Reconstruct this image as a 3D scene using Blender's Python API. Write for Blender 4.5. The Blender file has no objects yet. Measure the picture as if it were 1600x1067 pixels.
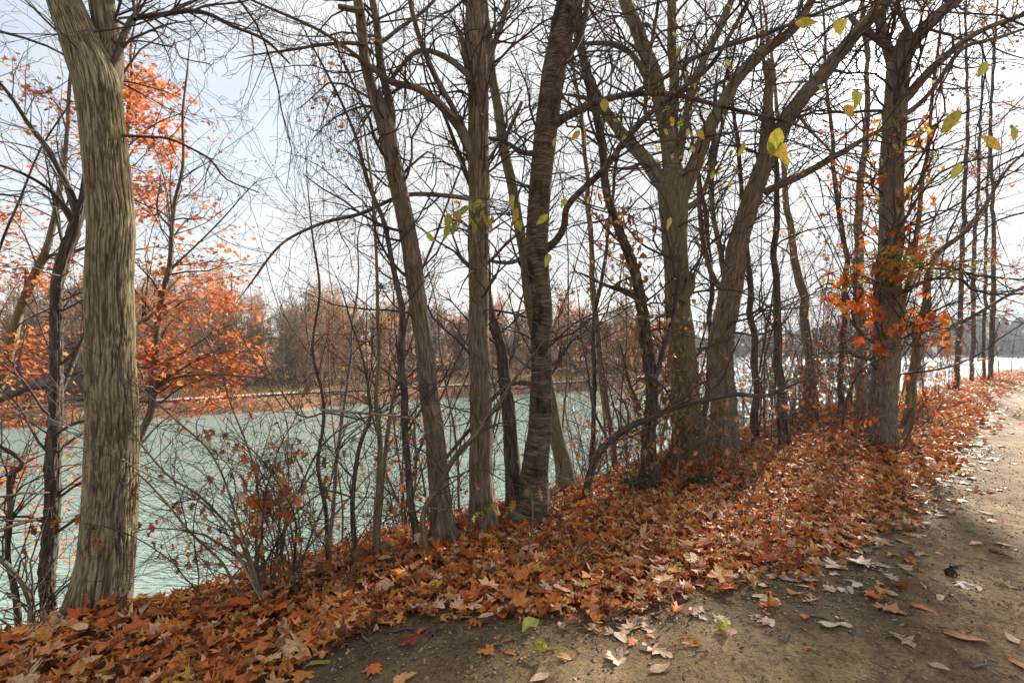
import bpy, math, random
import numpy as np
from mathutils import Vector
R = math.radians
SC = bpy.context.scene
COL = SC.collection
# ------------------------------------------------------------------ camera, sky, sun, exposure
F, HOR, EYE = 800.0, 548.0, 1.6            # focal length in photo pixels, horizon row, eye height over the path
cd = bpy.data.cameras.new('camera'); cam = bpy.data.objects.new('camera', cd); COL.objects.link(cam)
cam.location = (0, 0, EYE); cam.rotation_euler = (R(90), 0, 0)
cd.sensor_width = 36; cd.lens = 18; cd.shift_y = (HOR - 533.5) / 1600; cd.clip_start = .05; cd.clip_end = 6000
SC.camera = cam
AZ = math.atan2(1370 - 800, F); EL = math.atan2(HOR - 115, math.hypot(F, 570))
SUN = Vector((math.sin(AZ) * math.cos(EL), math.cos(AZ) * math.cos(EL), math.sin(EL)))
sl = bpy.data.lights.new('sun', 'SUN'); so = bpy.data.objects.new('sun', sl); COL.objects.link(so)
sl.energy = 4.4; sl.angle = R(2.6); sl.color = (1, .93, .82)
so.rotation_euler = (-SUN).to_track_quat('-Z', 'Y').to_euler()
W = bpy.data.worlds.new('World'); SC.world = W; W.use_nodes = True
def build_world():
    nt = W.node_tree; nd = nt.nodes; lk = nt.links; nd.clear()
    N = lambda t: nd.new(t)
    out = N('ShaderNodeOutputWorld'); bg = N('ShaderNodeBackground'); bg.inputs[1].default_value = .1
    sky = N('ShaderNodeTexSky'); sky.sky_type = 'NISHITA'; sky.sun_disc = False
    sky.sun_elevation = EL; sky.sun_rotation = AZ; sky.air_density = 1.2; sky.dust_density = 2.5
    tc = N('ShaderNodeTexCoord'); mp = N('ShaderNodeMapping'); mp.inputs['Scale'].default_value = (1, 1, 2.4)
    lk.new(tc.outputs['Generated'], mp.inputs[0])
    nz = N('ShaderNodeTexNoise'); nz.inputs['Scale'].default_value = 2.1; nz.inputs['Detail'].default_value = 6; nz.inputs['Roughness'].default_value = .52
    lk.new(mp.outputs[0], nz.inputs['Vector'])
    rp = N('ShaderNodeMapRange'); rp.inputs[1].default_value = .38; rp.inputs[2].default_value = .62; rp.inputs[3].default_value = .42; rp.inputs[4].default_value = .95
    lk.new(nz.outputs[0], rp.inputs[0])
    dt = N('ShaderNodeVectorMath'); dt.operation = 'DOT_PRODUCT'; dt.inputs[1].default_value = SUN
    nrm = N('ShaderNodeVectorMath'); nrm.operation = 'NORMALIZE'; lk.new(tc.outputs['Generated'], nrm.inputs[0]); lk.new(nrm.outputs[0], dt.inputs[0])
    def pw(e, k):
        a = N('ShaderNodeMath'); a.operation = 'POWER'; a.inputs[1].default_value = e
        m = N('ShaderNodeMath'); m.operation = 'MAXIMUM'; m.inputs[1].default_value = 0; lk.new(dt.outputs['Value'], m.inputs[0]); lk.new(m.outputs[0], a.inputs[0])
        b = N('ShaderNodeMath'); b.operation = 'MULTIPLY'; b.inputs[1].default_value = k; lk.new(a.outputs[0], b.inputs[0]); return b.outputs[0]
    veil = N('ShaderNodeMath'); veil.operation = 'ADD'; veil.use_clamp = True; lk.new(rp.outputs[0], veil.inputs[0]); lk.new(pw(3, .7), veil.inputs[1])
    def add(a, b):
        m = N('ShaderNodeMath'); m.operation = 'ADD'; lk.new(a, m.inputs[0])
        if isinstance(b, (int, float)): m.inputs[1].default_value = b
        else: lk.new(b, m.inputs[1])
        return m.outputs[0]
    br = add(add(add(pw(2.2, .5), pw(60, 3)), add(pw(1800, 16), pw(20000, 60))), 2.7)       # thin cloud: brighter towards the sun that shines through it
    vc = N('ShaderNodeVectorMath'); vc.operation = 'SCALE'; vc.inputs[0].default_value = (.97, .985, 1.0); lk.new(br, vc.inputs['Scale'])
    sk = N('ShaderNodeVectorMath'); sk.operation = 'SCALE'; sk.inputs['Scale'].default_value = .75; lk.new(sky.outputs[0], sk.inputs[0])
    mx = N('ShaderNodeMix'); mx.data_type = 'RGBA'; lk.new(veil.outputs[0], mx.inputs[0]); lk.new(sk.outputs[0], mx.inputs[6]); lk.new(vc.outputs[0], mx.inputs[7])
    lk.new(mx.outputs[2], bg.inputs[0]); lk.new(bg.outputs[0], out.inputs[0])
build_world()
SC.view_settings.view_transform = 'Standard'; SC.view_settings.look = 'None'
SC.view_settings.exposure = 1.8; SC.view_settings.gamma = 1; SC.view_settings.use_curve_mapping = False
SC.cycles.max_bounces = 6; SC.cycles.transparent_max_bounces = 6
WATER = -4.4
# ------------------------------------------------------------------ numeric helpers
RN = np.random.default_rng(7)
random.seed(11)
def hsh(i, j, k):
    h = (i * 374761393 + j * 668265263 + k * 2147483647 * 3 + k * 1274126177) & 0xffffffff
    h = ((h ^ (h >> 13)) * 1274126177) & 0xffffffff
    h = h ^ (h >> 16)
    return (h & 0xffffff) / float(0xffffff) * 2 - 1
def noise(x, y, z=0.0):
    x, y, z = np.broadcast_arrays(np.asarray(x, float), np.asarray(y, float), np.asarray(z, float))
    i = np.floor(x).astype(np.int64); j = np.floor(y).astype(np.int64); k = np.floor(z).astype(np.int64)
    u = x - i; v = y - j; w = z - k
    u = u * u * (3 - 2 * u); v = v * v * (3 - 2 * v); w = w * w * (3 - 2 * w)
    r = 0
    for a in (0, 1):
        for b in (0, 1):
            for c in (0, 1):
                r = r + hsh(i + a, j + b, k + c) * (u if a else 1 - u) * (v if b else 1 - v) * (w if c else 1 - w)
    return r
def fbm(x, y, z=0.0, o=4):
    s = 0; a = 1.0
    for q in range(o):
        s = s + a * noise(x * 2 ** q + 17.3 * q, y * 2 ** q + 5.1 * q, np.asarray(z) * 2 ** q); a *= .5
    return s / 1.9
def sm(a, b, x):
    t = np.clip((x - a) / (b - a), 0, 1); return t * t * (3 - 2 * t)
DS = (.735, .678)
def st(x, y): return DS[0] * x + DS[1] * y, -DS[1] * x + DS[0] * y
def xy(s, t): return DS[0] * s - DS[1] * t, DS[1] * s + DS[0] * t
def edge(s): return np.interp(s, [-6, -.5, .8, 1.5, 1.9, 2.3, 2.9, 3.8, 4.9, 6.7, 11, 17, 60], [3.2, 3.05, 2.85, 2.8, 2.55, 2.1, 1.7, 1.34, 1.12, 1.05, 1.2, 1.45, 1.7])
def ground(x, y):
    x = np.asarray(x, float); y = np.asarray(y, float)
    s, t = st(x, y)
    tc = 4.25 + .25 * noise(s * .35, 3.3) + .5 * sm(8, 16, s) - .5 * sm(20, 30, s)
    z = -.2 * sm(1.2, 4.0, t) + .16 * sm(5, 9, s) * sm(1.2, 2.6, t) * (1 - sm(22, 32, s))
    z = z - np.maximum(t - tc, 0) * .68 * sm(-.2, 1.0, t - tc)
    z = z + .05 * fbm(x * 1.3, y * 1.3, 0, 3) * sm(1, 2.4, t) + .018 * fbm(x * 1.1, y * 1.1, 4, 3)
    z = z - 7 * sm(62, 84, s)
    z = z + .5 * sm(-6, -20, t)
    return np.maximum(z, -7.5)
def g1(x, y): return float(ground(x, y))
def at(px, py, Y): return Vector(((px - 800) / F * Y, Y, EYE - (py - HOR) / F * Y))
def hit(px, py, fallback):
    Y = np.arange(1.5, 75, .02)
    X = (px - 800) / F * Y; Z = EYE - (py - HOR) / F * Y
    h = np.nonzero(Z < ground(X, Y))[0]
    if len(h) and (fallback is None or Y[h[0]] < fallback * 2.0): return float(Y[h[0]])
    return fallback
# ------------------------------------------------------------------ mesh helpers
def tag(o, label=None, cat=None, group=None, kind=None):
    if label: o['label'] = label
    if cat: o['category'] = cat
    if group: o['group'] = group
    if kind: o['kind'] = kind
    return o
def mesh(name, V, faces, mats, smooth=True, attrs=None, fmat=None):
    """faces: list of int arrays (n,k)"""
    me = bpy.data.meshes.new(name); V = np.ascontiguousarray(V, np.float32).reshape(-1, 3)
    faces = [f for f in faces if len(f)]
    me.vertices.add(len(V)); me.vertices.foreach_set('co', V.ravel())
    li = np.concatenate([f.ravel() for f in faces]).astype(np.int32)
    cnt = np.concatenate([np.full(len(f), f.shape[1]) for f in faces])
    me.loops.add(len(li)); me.loops.foreach_set('vertex_index', li)
    me.polygons.add(len(cnt)); me.polygons.foreach_set('loop_start', np.concatenate([[0], np.cumsum(cnt)[:-1]]).astype(np.int32))
    if smooth: me.polygons.foreach_set('use_smooth', np.ones(len(cnt), bool))
    for m in (mats if isinstance(mats, (list, tuple)) else [mats]): me.materials.append(m)
    if fmat is not None: me.polygons.foreach_set('material_index', np.asarray(fmat, np.int32))
    for k, v in (attrs or {}).items():
        v = np.ascontiguousarray(v, np.float32)
        if v.ndim == 1: a = me.attributes.new(k, 'FLOAT', 'POINT'); a.data.foreach_set('value', v)
        else: a = me.attributes.new(k, 'FLOAT_VECTOR', 'POINT'); a.data.foreach_set('vector', v.ravel())
    me.update(calc_edges=True); return me
def link(name, me, parent=None, loc=None):
    o = bpy.data.objects.new(name, me); COL.objects.link(o)
    if parent is not None:
        o.parent = parent
        if loc is None: o.location = -parent.location      # world-space meshes under an unrotated Empty
        else: o.location = loc
    elif loc is not None: o.location = loc
    return o
def empty(name, loc):
    o = bpy.data.objects.new(name, None); COL.objects.link(o); o.location = loc; o.empty_display_size = .2; return o
def tubes(polys, sides=3):
    """polys: list of (pts(n,3), rad(n)). returns V, quads, bk"""
    gr = {}
    for p, r in polys: gr.setdefault(len(r), []).append((p, r))
    Vs, Qs, Bs, off = [], [], [], 0
    th = np.arange(sides) / sides * 2 * np.pi; c, s = np.cos(th), np.sin(th)
    for n, L in gr.items():
        P = np.array([a for a, _ in L], float); Rr = np.array([b for _, b in L], float); M = len(L)
        T = np.gradient(P, axis=1); T /= np.linalg.norm(T, axis=2, keepdims=True) + 1e-9
        mt = np.abs(T.mean(1)); ref = np.eye(3)[np.argmin(mt, axis=1)][:, None, :]
        U = np.cross(T, np.broadcast_to(ref, T.shape)); U /= np.linalg.norm(U, axis=2, keepdims=True) + 1e-9
        Wv = np.cross(T, U)
        V = P[:, :, None, :] + Rr[:, :, None, None] * (c[None, None, :, None] * U[:, :, None, :] + s[None, None, :, None] * Wv[:, :, None, :])
        ln = np.concatenate([np.zeros((M, 1)), np.cumsum(np.linalg.norm(np.diff(P, axis=1), axis=2), 1)], 1)
        B = np.zeros(V.shape); B[..., 0] = c * Rr[:, :, None]; B[..., 1] = s * Rr[:, :, None]; B[..., 2] = ln[:, :, None] + RN.random((M, 1, 1)) * 9
        idx = np.arange(M * n * sides).reshape(M, n, sides) + off
        a = idx[:, :-1, :]; b = np.roll(idx, -1, 2)[:, :-1, :]; d = idx[:, 1:, :]; e = np.roll(idx, -1, 2)[:, 1:, :]
        Qs.append(np.stack([a, b, e, d], -1).reshape(-1, 4)); Vs.append(V.reshape(-1, 3)); Bs.append(B.reshape(-1, 3)); off += M * n * sides
    return np.concatenate(Vs), np.concatenate(Qs), np.concatenate(Bs)
def tube_obj(name, polys, sides, mat, parent=None, kind=None):
    V, Q, B = tubes(polys, sides)
    o = link(name, mesh(name, V, [Q], mat, True, {'bk': B}), parent)
    if kind: o['kind'] = kind
    return o
def cat(pts, rad, step):
    """catmull-rom resample"""
    P = np.array([tuple(p) for p in pts], float); r = np.array(rad, float)
    A = np.concatenate([P, r[:, None]], 1); A = np.vstack([2 * A[0] - A[1], A, 2 * A[-1] - A[-2]])
    out = []
    for i in range(1, len(A) - 2):
        L = np.linalg.norm(A[i + 1, :3] - A[i, :3]); n = max(1, int(round(L / step)))
        for u in np.arange(n) / n:
            a, b, c_, d = A[i - 1], A[i], A[i + 1], A[i + 2]
            out.append(.5 * (2 * b + (c_ - a) * u + (2 * a - 5 * b + 4 * c_ - d) * u * u + (3 * b - a - 3 * c_ + d) * u ** 3))
    out.append(A[-2]); out = np.array(out)
    return out[:, :3], np.maximum(out[:, 3], .0012)
def trunk_mesh(name, P, r, sides, mat, bark='plain', flare=0, seed=0, amp=1.0):
    n = len(r); T = np.gradient(P, axis=0); T /= np.linalg.norm(T, axis=1, keepdims=True)
    U = np.cross(T, [0, 1, 0.001]); U /= np.linalg.norm(U, axis=1, keepdims=True) + 1e-9; Wv = np.cross(T, U)
    th = np.arange(sides) / sides * 2 * np.pi
    ln = np.concatenate([[0], np.cumsum(np.linalg.norm(np.diff(P, axis=0), axis=1))])
    C = np.cos(th)[None]; S = np.sin(th)[None]; rr = r[:, None]; R0 = np.median(r)
    bx = C * R0; by = S * R0; bz = ln[:, None] + 0 * C
    big = fbm(bx * 2.2 / R0 * .6 + seed, by * 2.2 / R0 * .6, bz * .9, 3) * .10 * rr
    if bark == 'furrow':
        wx = bx + .02 * noise(bx * 9, by * 9, bz * 4 + 3); wy = by + .02 * noise(bx * 9 + 7, by * 9, bz * 4)
        f1 = np.abs(noise(wx * 85 + seed, wy * 85, bz * 2.6)); f2 = np.abs(noise(wx * 140 + 4, wy * 140 + seed, bz * 6)); f3 = np.abs(noise(bx * 26 + 9, by * 26, bz * .8 + 4))
        h = .46 * sm(.0, .24, f1) + .42 * sm(.0, .24, f2) + .12 * sm(0, .2, f3) + .16 * noise(bx * 120, by * 120, bz * 30) + .08 * noise(bx * 60, by * 60, bz * 110)
        d = (h - .7) * .013 * amp
    elif bark == 'cherry':
        h = .5 + .5 * noise(bx * 7 + seed, by * 7, bz * 62) + .35 * noise(bx * 14, by * 14, bz * 130)
        d = (h - .5) * .003 * amp + .02 * R0 / .12 * np.maximum(noise(bx * 12 + 5, by * 12, bz * 2.6) - .45, 0)
    elif bark == 'rough':
        h = np.abs(noise(bx * 55 + seed, by * 55, bz * 14)) + .5 * noise(bx * 110, by * 110, bz * 40)
        d = (h - .35) * .011 * amp
    else:
        h = np.abs(noise(bx * 40 + seed, by * 40, bz * 5)) + .3 * noise(bx * 80, by * 80, bz * 30)
        d = (h - .3) * .0085 * amp
    rad = rr + big + d * np.minimum(1, rr / .06)
    if flare:
        rad = rad * (1 + flare * np.exp(-np.maximum(bz - .35, 0) / .22) * (.45 + .55 * np.cos(th[None] * 5 + seed + 2 * noise(C * 1.5, S * 1.5, seed))))
    V = P[:, None, :] + rad[..., None] * (C[..., None] * U[:, None, :] + S[..., None] * Wv[:, None, :])
    idx = np.arange(n * sides).reshape(n, sides); nx = np.roll(idx, -1, 1)
    Q = np.stack([idx[:-1], nx[:-1], nx[1:], idx[1:]], -1).reshape(-1, 4)
    B = np.stack([bx + 0 * bz, by + 0 * bz, bz], -1)
    V = np.vstack([V.reshape(-1, 3), P[-1] + T[-1] * r[-1] * .4]); B = np.vstack([B.reshape(-1, 3), B[-1, -1][None]])
    cap = np.stack([idx[-1], nx[-1], np.full(sides, n * sides)], -1)
    hh = np.append((0 * bz + h).ravel(), .3)
    return mesh(name, V, [Q, cap], mat, True, {'bk': B, 'rv': hh})
# ------------------------------------------------------------------ branch growth
def unit(v): return v / (np.linalg.norm(v) + 1e-9)
def grow(rng, p, d, L, r, lev, out, up=.05, wig=.18, dens=3.2, maxn=12, split=(.35, .9), seg=.16, ratio=(.3, .62)):
    n = int(max(3, min(maxn, L / seg * (1 if lev else .75)))); pts = np.empty((n + 1, 3)); pts[0] = p; d = np.array(d, float); st_ = L / n
    curl = rng.normal(0, .075, 3); wig = wig * 1.25
    for i in range(n):
        d = d + rng.normal(0, wig, 3) + curl; d[2] += up; d /= math.sqrt(d[0] ** 2 + d[1] ** 2 + d[2] ** 2)
        pts[i + 1] = pts[i] + d * st_
    rad = r * (1 - np.linspace(0, 1, n + 1) ** 1.1 * .75)
    out.append((pts, np.maximum(rad, .0015), lev))
    if lev <= 0: return
    k = max(1, int(L * dens * (1.3 if lev == 1 else 1) + rng.random()))
    for q in range(k):
        u = rng.uniform(.15, 1.0); fi = u * n; i = min(int(fi), n - 1); b = pts[i] + (pts[i + 1] - pts[i]) * (fi - i)
        t = unit(pts[i + 1] - pts[i]); a = rng.normal(0, 1, 3); a = unit(a - t * a.dot(t))
        ang = rng.uniform(*split) ; nd_ = t * math.cos(ang) + a * math.sin(ang)
        l2 = L * rng.uniform(*ratio) * (1 - .45 * u)
        if l2 < .10: l2 = .10
        grow(rng, b, nd_, l2, max(.0019, rad[i] * rng.uniform(.48, .72)), lev - 1, out, up, wig * 1.12, dens, max(4, maxn - 3), split, seg, ratio)
def sprout(rng, P, r, out, n, lo, hi, L=(.8, 2.0), lev=2, up=.04, rr=.4, ang=(.6, 1.3), bias=None, **kw):
    """branches along a stem polyline between fractions lo..hi"""
    m = len(r)
    for q in range(int(n * 1.6)):
        u = rng.uniform(lo, hi); i = int(u * (m - 2)); t = unit(P[i + 1] - P[i]); a = rng.normal(0, 1, 3)
        if bias is not None: a = a + np.array(bias)
        a = unit(a - t * a.dot(t)); an = rng.uniform(*ang); d = t * math.cos(an) + a * math.sin(an)
        l = rng.uniform(*L); grow(rng, P[i], d, l, min(r[i] * rr, .007 + l * .008) * rng.uniform(.6, 1), lev, out, up=up, **kw)
def twig_objs(out, mat, parent, name='twigs'):
    lo = [(p, r) for p, r, l in out if r[0] < .006]; hi = [(p, r) for p, r, l in out if r[0] >= .006]
    Vs = []; parts = []
    for pl, sd in ((lo, 3), (hi, 6)):
        if pl: parts.append(tubes(pl, sd))
    off = 0; V = []; Q = []; B = []
    for v, q, b in parts: V.append(v); Q.append(q + off); B.append(b); off += len(v)
    o = link(name, mesh(name, np.concatenate(V), [np.concatenate(Q)], mat, True, {'bk': np.concatenate(B)}), parent)
    o['kind'] = 'stuff'; return o
# ------------------------------------------------------------------ leaf shapes
def sym(half): return np.array(half + [(-x, y) for x, y in half[-2:0:-1]], float)
MAPLE = sym([(0, 0), (.13, -.06), (.42, .06), (.30, .2), (.36, .28), (.56, .50), (.40, .52), (.18, .50), (.26, .74), (.13, .76), (0, 1.02)])
MAPLE2 = sym([(0, 0), (.40, .05), (.26, .24), (.55, .5), (.17, .52), (0, 1.02)])
OAK = sym([(0, 0), (.05, .1), (.20, .14), (.09, .27), (.36, .38), (.12, .47), (.40, .68), (.13, .70), (.19, .88), (0, 1.0)])
OVAL = sym([(0, 0), (.12, .07), (.23, .27), (.24, .50), (.14, .8), (0, 1.06)])
HEX = sym([(0, 0), (.42, .2), (.30, .62), (0, 1.0)])
ROUGH = sym([(0, 0), (.38, .08), (.2, .3), (.48, .55), (.15, .62), (0, 1.0)])
TINY = sym([(0, 0), (.3, .45), (0, 1.0)])
CEN = {id(MAPLE): .38, id(OAK): .5, id(MAPLE2): .36, id(OVAL): .5, id(ROUGH): .42, id(HEX): .45, id(TINY): .45}
def leaves(shape, pos, nrm, size, rng, curl=.35, droop=None):
    """batched leaves. pos(N,3) nrm(N,3) size(N)"""
    N = len(pos); m = len(shape); cy = CEN[id(shape)]
    L = np.vstack([shape, [[0, cy]]]) - [0, .45]; x = L[:, 0]; y = L[:, 1]
    c1 = rng.normal(0, curl, (N, 1)); c2 = rng.normal(0, curl, (N, 1)); c3 = rng.normal(0, curl * .8, (N, 1)); fold = np.abs(rng.normal(0, curl * .9, (N, 1)))
    z = c1 * x ** 2 * 2 + c2 * y ** 2 + c3 * x * y * 1.5 + fold * np.abs(x) * .8 + rng.normal(0, curl * .12, (N, m + 1))
    JT = 0 if m < 6 else (.25 if shape is OVAL else 1)
    jx = x * (1 + rng.normal(0, .14, (N, 1))) + rng.normal(0, .035, z.shape) * JT; jy = y + rng.normal(0, .03, z.shape) * JT + rng.normal(0, .12, (N, 1)) * x
    loc = np.stack([jx, jy, z], -1) * np.asarray(size).reshape(N, 1, 1)
    nrm = nrm / (np.linalg.norm(nrm, axis=1, keepdims=True) + 1e-9)
    if droop is None:
        a = rng.normal(0, 1, (N, 3))
    else: a = np.asarray(droop) + rng.normal(0, .35, (N, 3))
    ty = a - nrm * (a * nrm).sum(1, keepdims=True); ty /= np.linalg.norm(ty, axis=1, keepdims=True) + 1e-9; tx = np.cross(ty, nrm)
    V = pos[:, None, :] + loc[..., 0:1] * tx[:, None] + loc[..., 1:2] * ty[:, None] + loc[..., 2:3] * nrm[:, None]
    base = np.arange(m); f = np.stack([base, (base + 1) % m, np.full(m, m)], -1)
    Fc = (f[None] + (np.arange(N) * (m + 1))[:, None, None]).reshape(-1, 3)
    lr = np.repeat(rng.random(N), m + 1); lu = np.tile(np.stack([L[:, 0], L[:, 1], 0 * x], -1), (N, 1))
    return V.reshape(-1, 3), Fc, lr, lu
def leaf_mesh(name, batches, mat):
    V, Fc, lr, lu, off = [], [], [], [], 0
    for v, f, a, b in batches: V.append(v); Fc.append(f + off); lr.append(a); lu.append(b); off += len(v)
    return mesh(name, np.concatenate(V), [np.concatenate(Fc)], mat, False, {'lr': np.concatenate(lr), 'lu': np.concatenate(lu)})
# ------------------------------------------------------------------ materials
class NT:
    def __init__(s, name):
        s.m = bpy.data.materials.new(name); s.m.use_nodes = True; s.t = s.m.node_tree; s.n = s.t.nodes; s.b = s.n['Principled BSDF']; s.out = s.n['Material Output']
        s.b.inputs['Specular IOR Level'].default_value = .3
    def new(s, t, **k):
        n = s.n.new(t)
        for a, b in k.items(): setattr(n, a, b)
        return n
    def l(s, a, b): s.t.links.new(a, b)
    def attr(s, name): n = s.new('ShaderNodeAttribute'); n.attribute_name = name; return n
    def math(s, op, a, b=None, clamp=False):
        n = s.new('ShaderNodeMath', operation=op, use_clamp=clamp)
        for i, v in enumerate((a, b)):
            if v is None: continue
            if isinstance(v, (int, float)): n.inputs[i].default_value = v
            else: s.l(v, n.inputs[i])
        return n.outputs[0]
    def mapping(s, v, sc, loc=(0, 0, 0)):
        n = s.new('ShaderNodeMapping'); n.inputs['Scale'].default_value = sc; n.inputs['Location'].default_value = loc; s.l(v, n.inputs[0]); return n.outputs[0]
    def noise(s, v, sc=5, det=4, rough=.55, dist=0):
        n = s.new('ShaderNodeTexNoise'); n.inputs['Scale'].default_value = sc; n.inputs['Detail'].default_value = det; n.inputs['Roughness'].default_value = rough; n.inputs['Distortion'].default_value = dist
        if v is not None: s.l(v, n.inputs['Vector'])
        return n.outputs[0]
    def ramp(s, f, stops, interp='LINEAR'):
        n = s.new('ShaderNodeValToRGB'); e = n.color_ramp.elements; n.color_ramp.interpolation = interp
        while len(e) < len(stops): e.new(.5)
        for q, (p, c) in zip(e, stops): q.position = p; q.color = (*c, 1) if len(c) == 3 else c
        s.l(f, n.inputs[0]); return n.outputs[0]
    def mr(s, f, a, b, c=0., d=1.):
        n = s.new('ShaderNodeMapRange'); s.l(f, n.inputs[0])
        for i, v in enumerate((a, b, c, d)): n.inputs[i + 1].default_value = v
        return n.outputs[0]
    def mix(s, f, a, b, mode='MIX'):
        n = s.new('ShaderNodeMix', data_type='RGBA', blend_type=mode)
        if isinstance(f, (int, float)): n.inputs[0].default_value = f
        else: s.l(f, n.inputs[0])
        for i, v in ((6, a), (7, b)):
            if isinstance(v, tuple): n.inputs[i].default_value = (*v, 1)
            else: s.l(v, n.inputs[i])
        return n.outputs[2]
    def bump(s, h, st_, dist, prev=None):
        n = s.new('ShaderNodeBump'); n.inputs['Strength'].default_value = st_; n.inputs['Distance'].default_value = dist; s.l(h, n.inputs['Height'])
        if prev is not None: s.l(prev, n.inputs['Normal'])
        return n.outputs[0]
def bark_mat(name, dark, mid, light, moss=None, moss_amt=.5, kind='v'):
    t = NT(name); v = t.attr('bk').outputs['Vector']
    if kind == 'h':
        a = t.noise(t.mapping(v, (7, 7, 46)), 1, 6, .68, .8); b = t.noise(t.mapping(v, (4, 4, 2.6)), 1.4, 4)
        c = t.ramp(a, [(.33, dark), (.47, mid), (.62, light)])
        c = t.mix(t.mr(b, .50, .62, 0, .85), c, dark)
        hgt = a
    else:
        a = t.noise(t.mapping(v, (60, 60, 6)), 1, 6, .6, .6); b = t.noise(t.mapping(v, (5, 5, 1.6)), 1.2, 5)
        c = t.ramp(a, [(.34, dark), (.5, mid), (.68, light)])
        c = t.mix(t.mr(b, .4, .7, 0, .55), c, mid)
        hgt = a
    rv = t.attr('rv').outputs['Fac']
    if moss:
        geo = t.new('ShaderNodeNewGeometry'); f = t.noise(t.mapping(v, (7, 7, 2.2)), 1.5, 6, .62)
        f = t.mr(f, .62 - .32 * moss_amt, .80 - .25 * moss_amt, 0, .85)
        fine = t.noise(v, 160, 3); c = t.mix(t.math('MULTIPLY', f, t.mr(fine, .3, .6, .5, 1)), c, moss)
    fine = t.noise(t.mapping(v, (1, 1, .35)), 240, 4, .7)
    c = t.mix(.55, c, t.ramp(fine, [(.3, (.35, .35, .35)), (.55, (1, 1, 1)), (.8, (1.35, 1.3, 1.25))]), 'MULTIPLY')
    t.l(c, t.b.inputs['Base Color']); t.b.inputs['Roughness'].default_value = .88
    nb = t.bump(hgt, .9, .012); nb = t.bump(fine, .6, .003, nb); t.l(nb, t.b.inputs['Normal'])
    return t.m
def furrow_mat():
    t = NT('furrowed_bark'); v = t.attr('bk').outputs['Vector']; rv = t.attr('rv').outputs['Fac']
    base = t.ramp(rv, [(.2, (.055, .04, .024)), (.5, (.12, .092, .055)), (.8, (.19, .15, .095)), (1, (.32, .27, .185))])
    b = t.noise(t.mapping(v, (6, 6, 1.3)), 1, 5, .6)
    c = t.mix(t.mr(b, .40, .60, .3, .8), base, t.mix(.9, base, (.84, .84, .60), 'MULTIPLY'))
    f = t.noise(t.mapping(v, (110, 110, 9)), 1, 6, .7); c = t.mix(.85, c, t.ramp(f, [(.34, (.4, .38, .35)), (.5, (1, 1, 1)), (.66, (1.4, 1.36, 1.25))]), 'MULTIPLY')
    t.l(c, t.b.inputs['Base Color']); t.b.inputs['Roughness'].default_value = .9
    nb = t.bump(f, .8, .008); nb = t.bump(t.noise(v, 300, 3), .4, .002, nb); t.l(nb, t.b.inputs['Normal']); return t.m
M = {}
M['furrow'] = furrow_mat()
M['dark'] = bark_mat('dark_bark', (.022, .016, .012), (.085, .064, .048), (.21, .18, .145))
M['brown'] = bark_mat('brown_bark', (.045, .030, .020), (.17, .125, .08), (.34, .27, .19), (.12, .11, .045), .45)
M['mossy'] = bark_mat('mossy_bark', (.045, .033, .02), (.17, .13, .08), (.33, .27, .185), (.15, .15, .055), .8)
M['grey'] = bark_mat('grey_bark', (.055, .042, .03), (.19, .155, .115), (.34, .29, .23), (.13, .125, .06), .4)
M['far_tan'] = bark_mat('far_tan_bark', (.16, .11, .07), (.34, .25, .16), (.5, .4, .3))
M['far_grey'] = bark_mat('far_grey_bark', (.07, .06, .05), (.18, .15, .13), (.34, .30, .26))
M['far'] = bark_mat('far_bark', (.09, .05, .03), (.22, .135, .085), (.38, .27, .18))
M['cherry'] = bark_mat('cherry_bark', (.016, .011, .008), (.085, .058, .038), (.21, .165, .12), (.13, .115, .05), .3, kind='h')
M['sapl'] = bark_mat('sapling_bark', (.07, .05, .026), (.20, .15, .085), (.33, .27, .17), (.16, .16, .05), .4)
M['twig'] = bark_mat('twig_bark', (.035, .026, .022), (.085, .065, .055), (.16, .13, .11))
M['twig_red'] = bark_mat('reddish_twig_bark', (.05, .025, .02), (.12, .065, .05), (.2, .13, .10))
M['twig_pale'] = bark_mat('pale_twig_bark', (.14, .10, .08), (.32, .26, .22), (.5, .43, .38))
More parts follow.
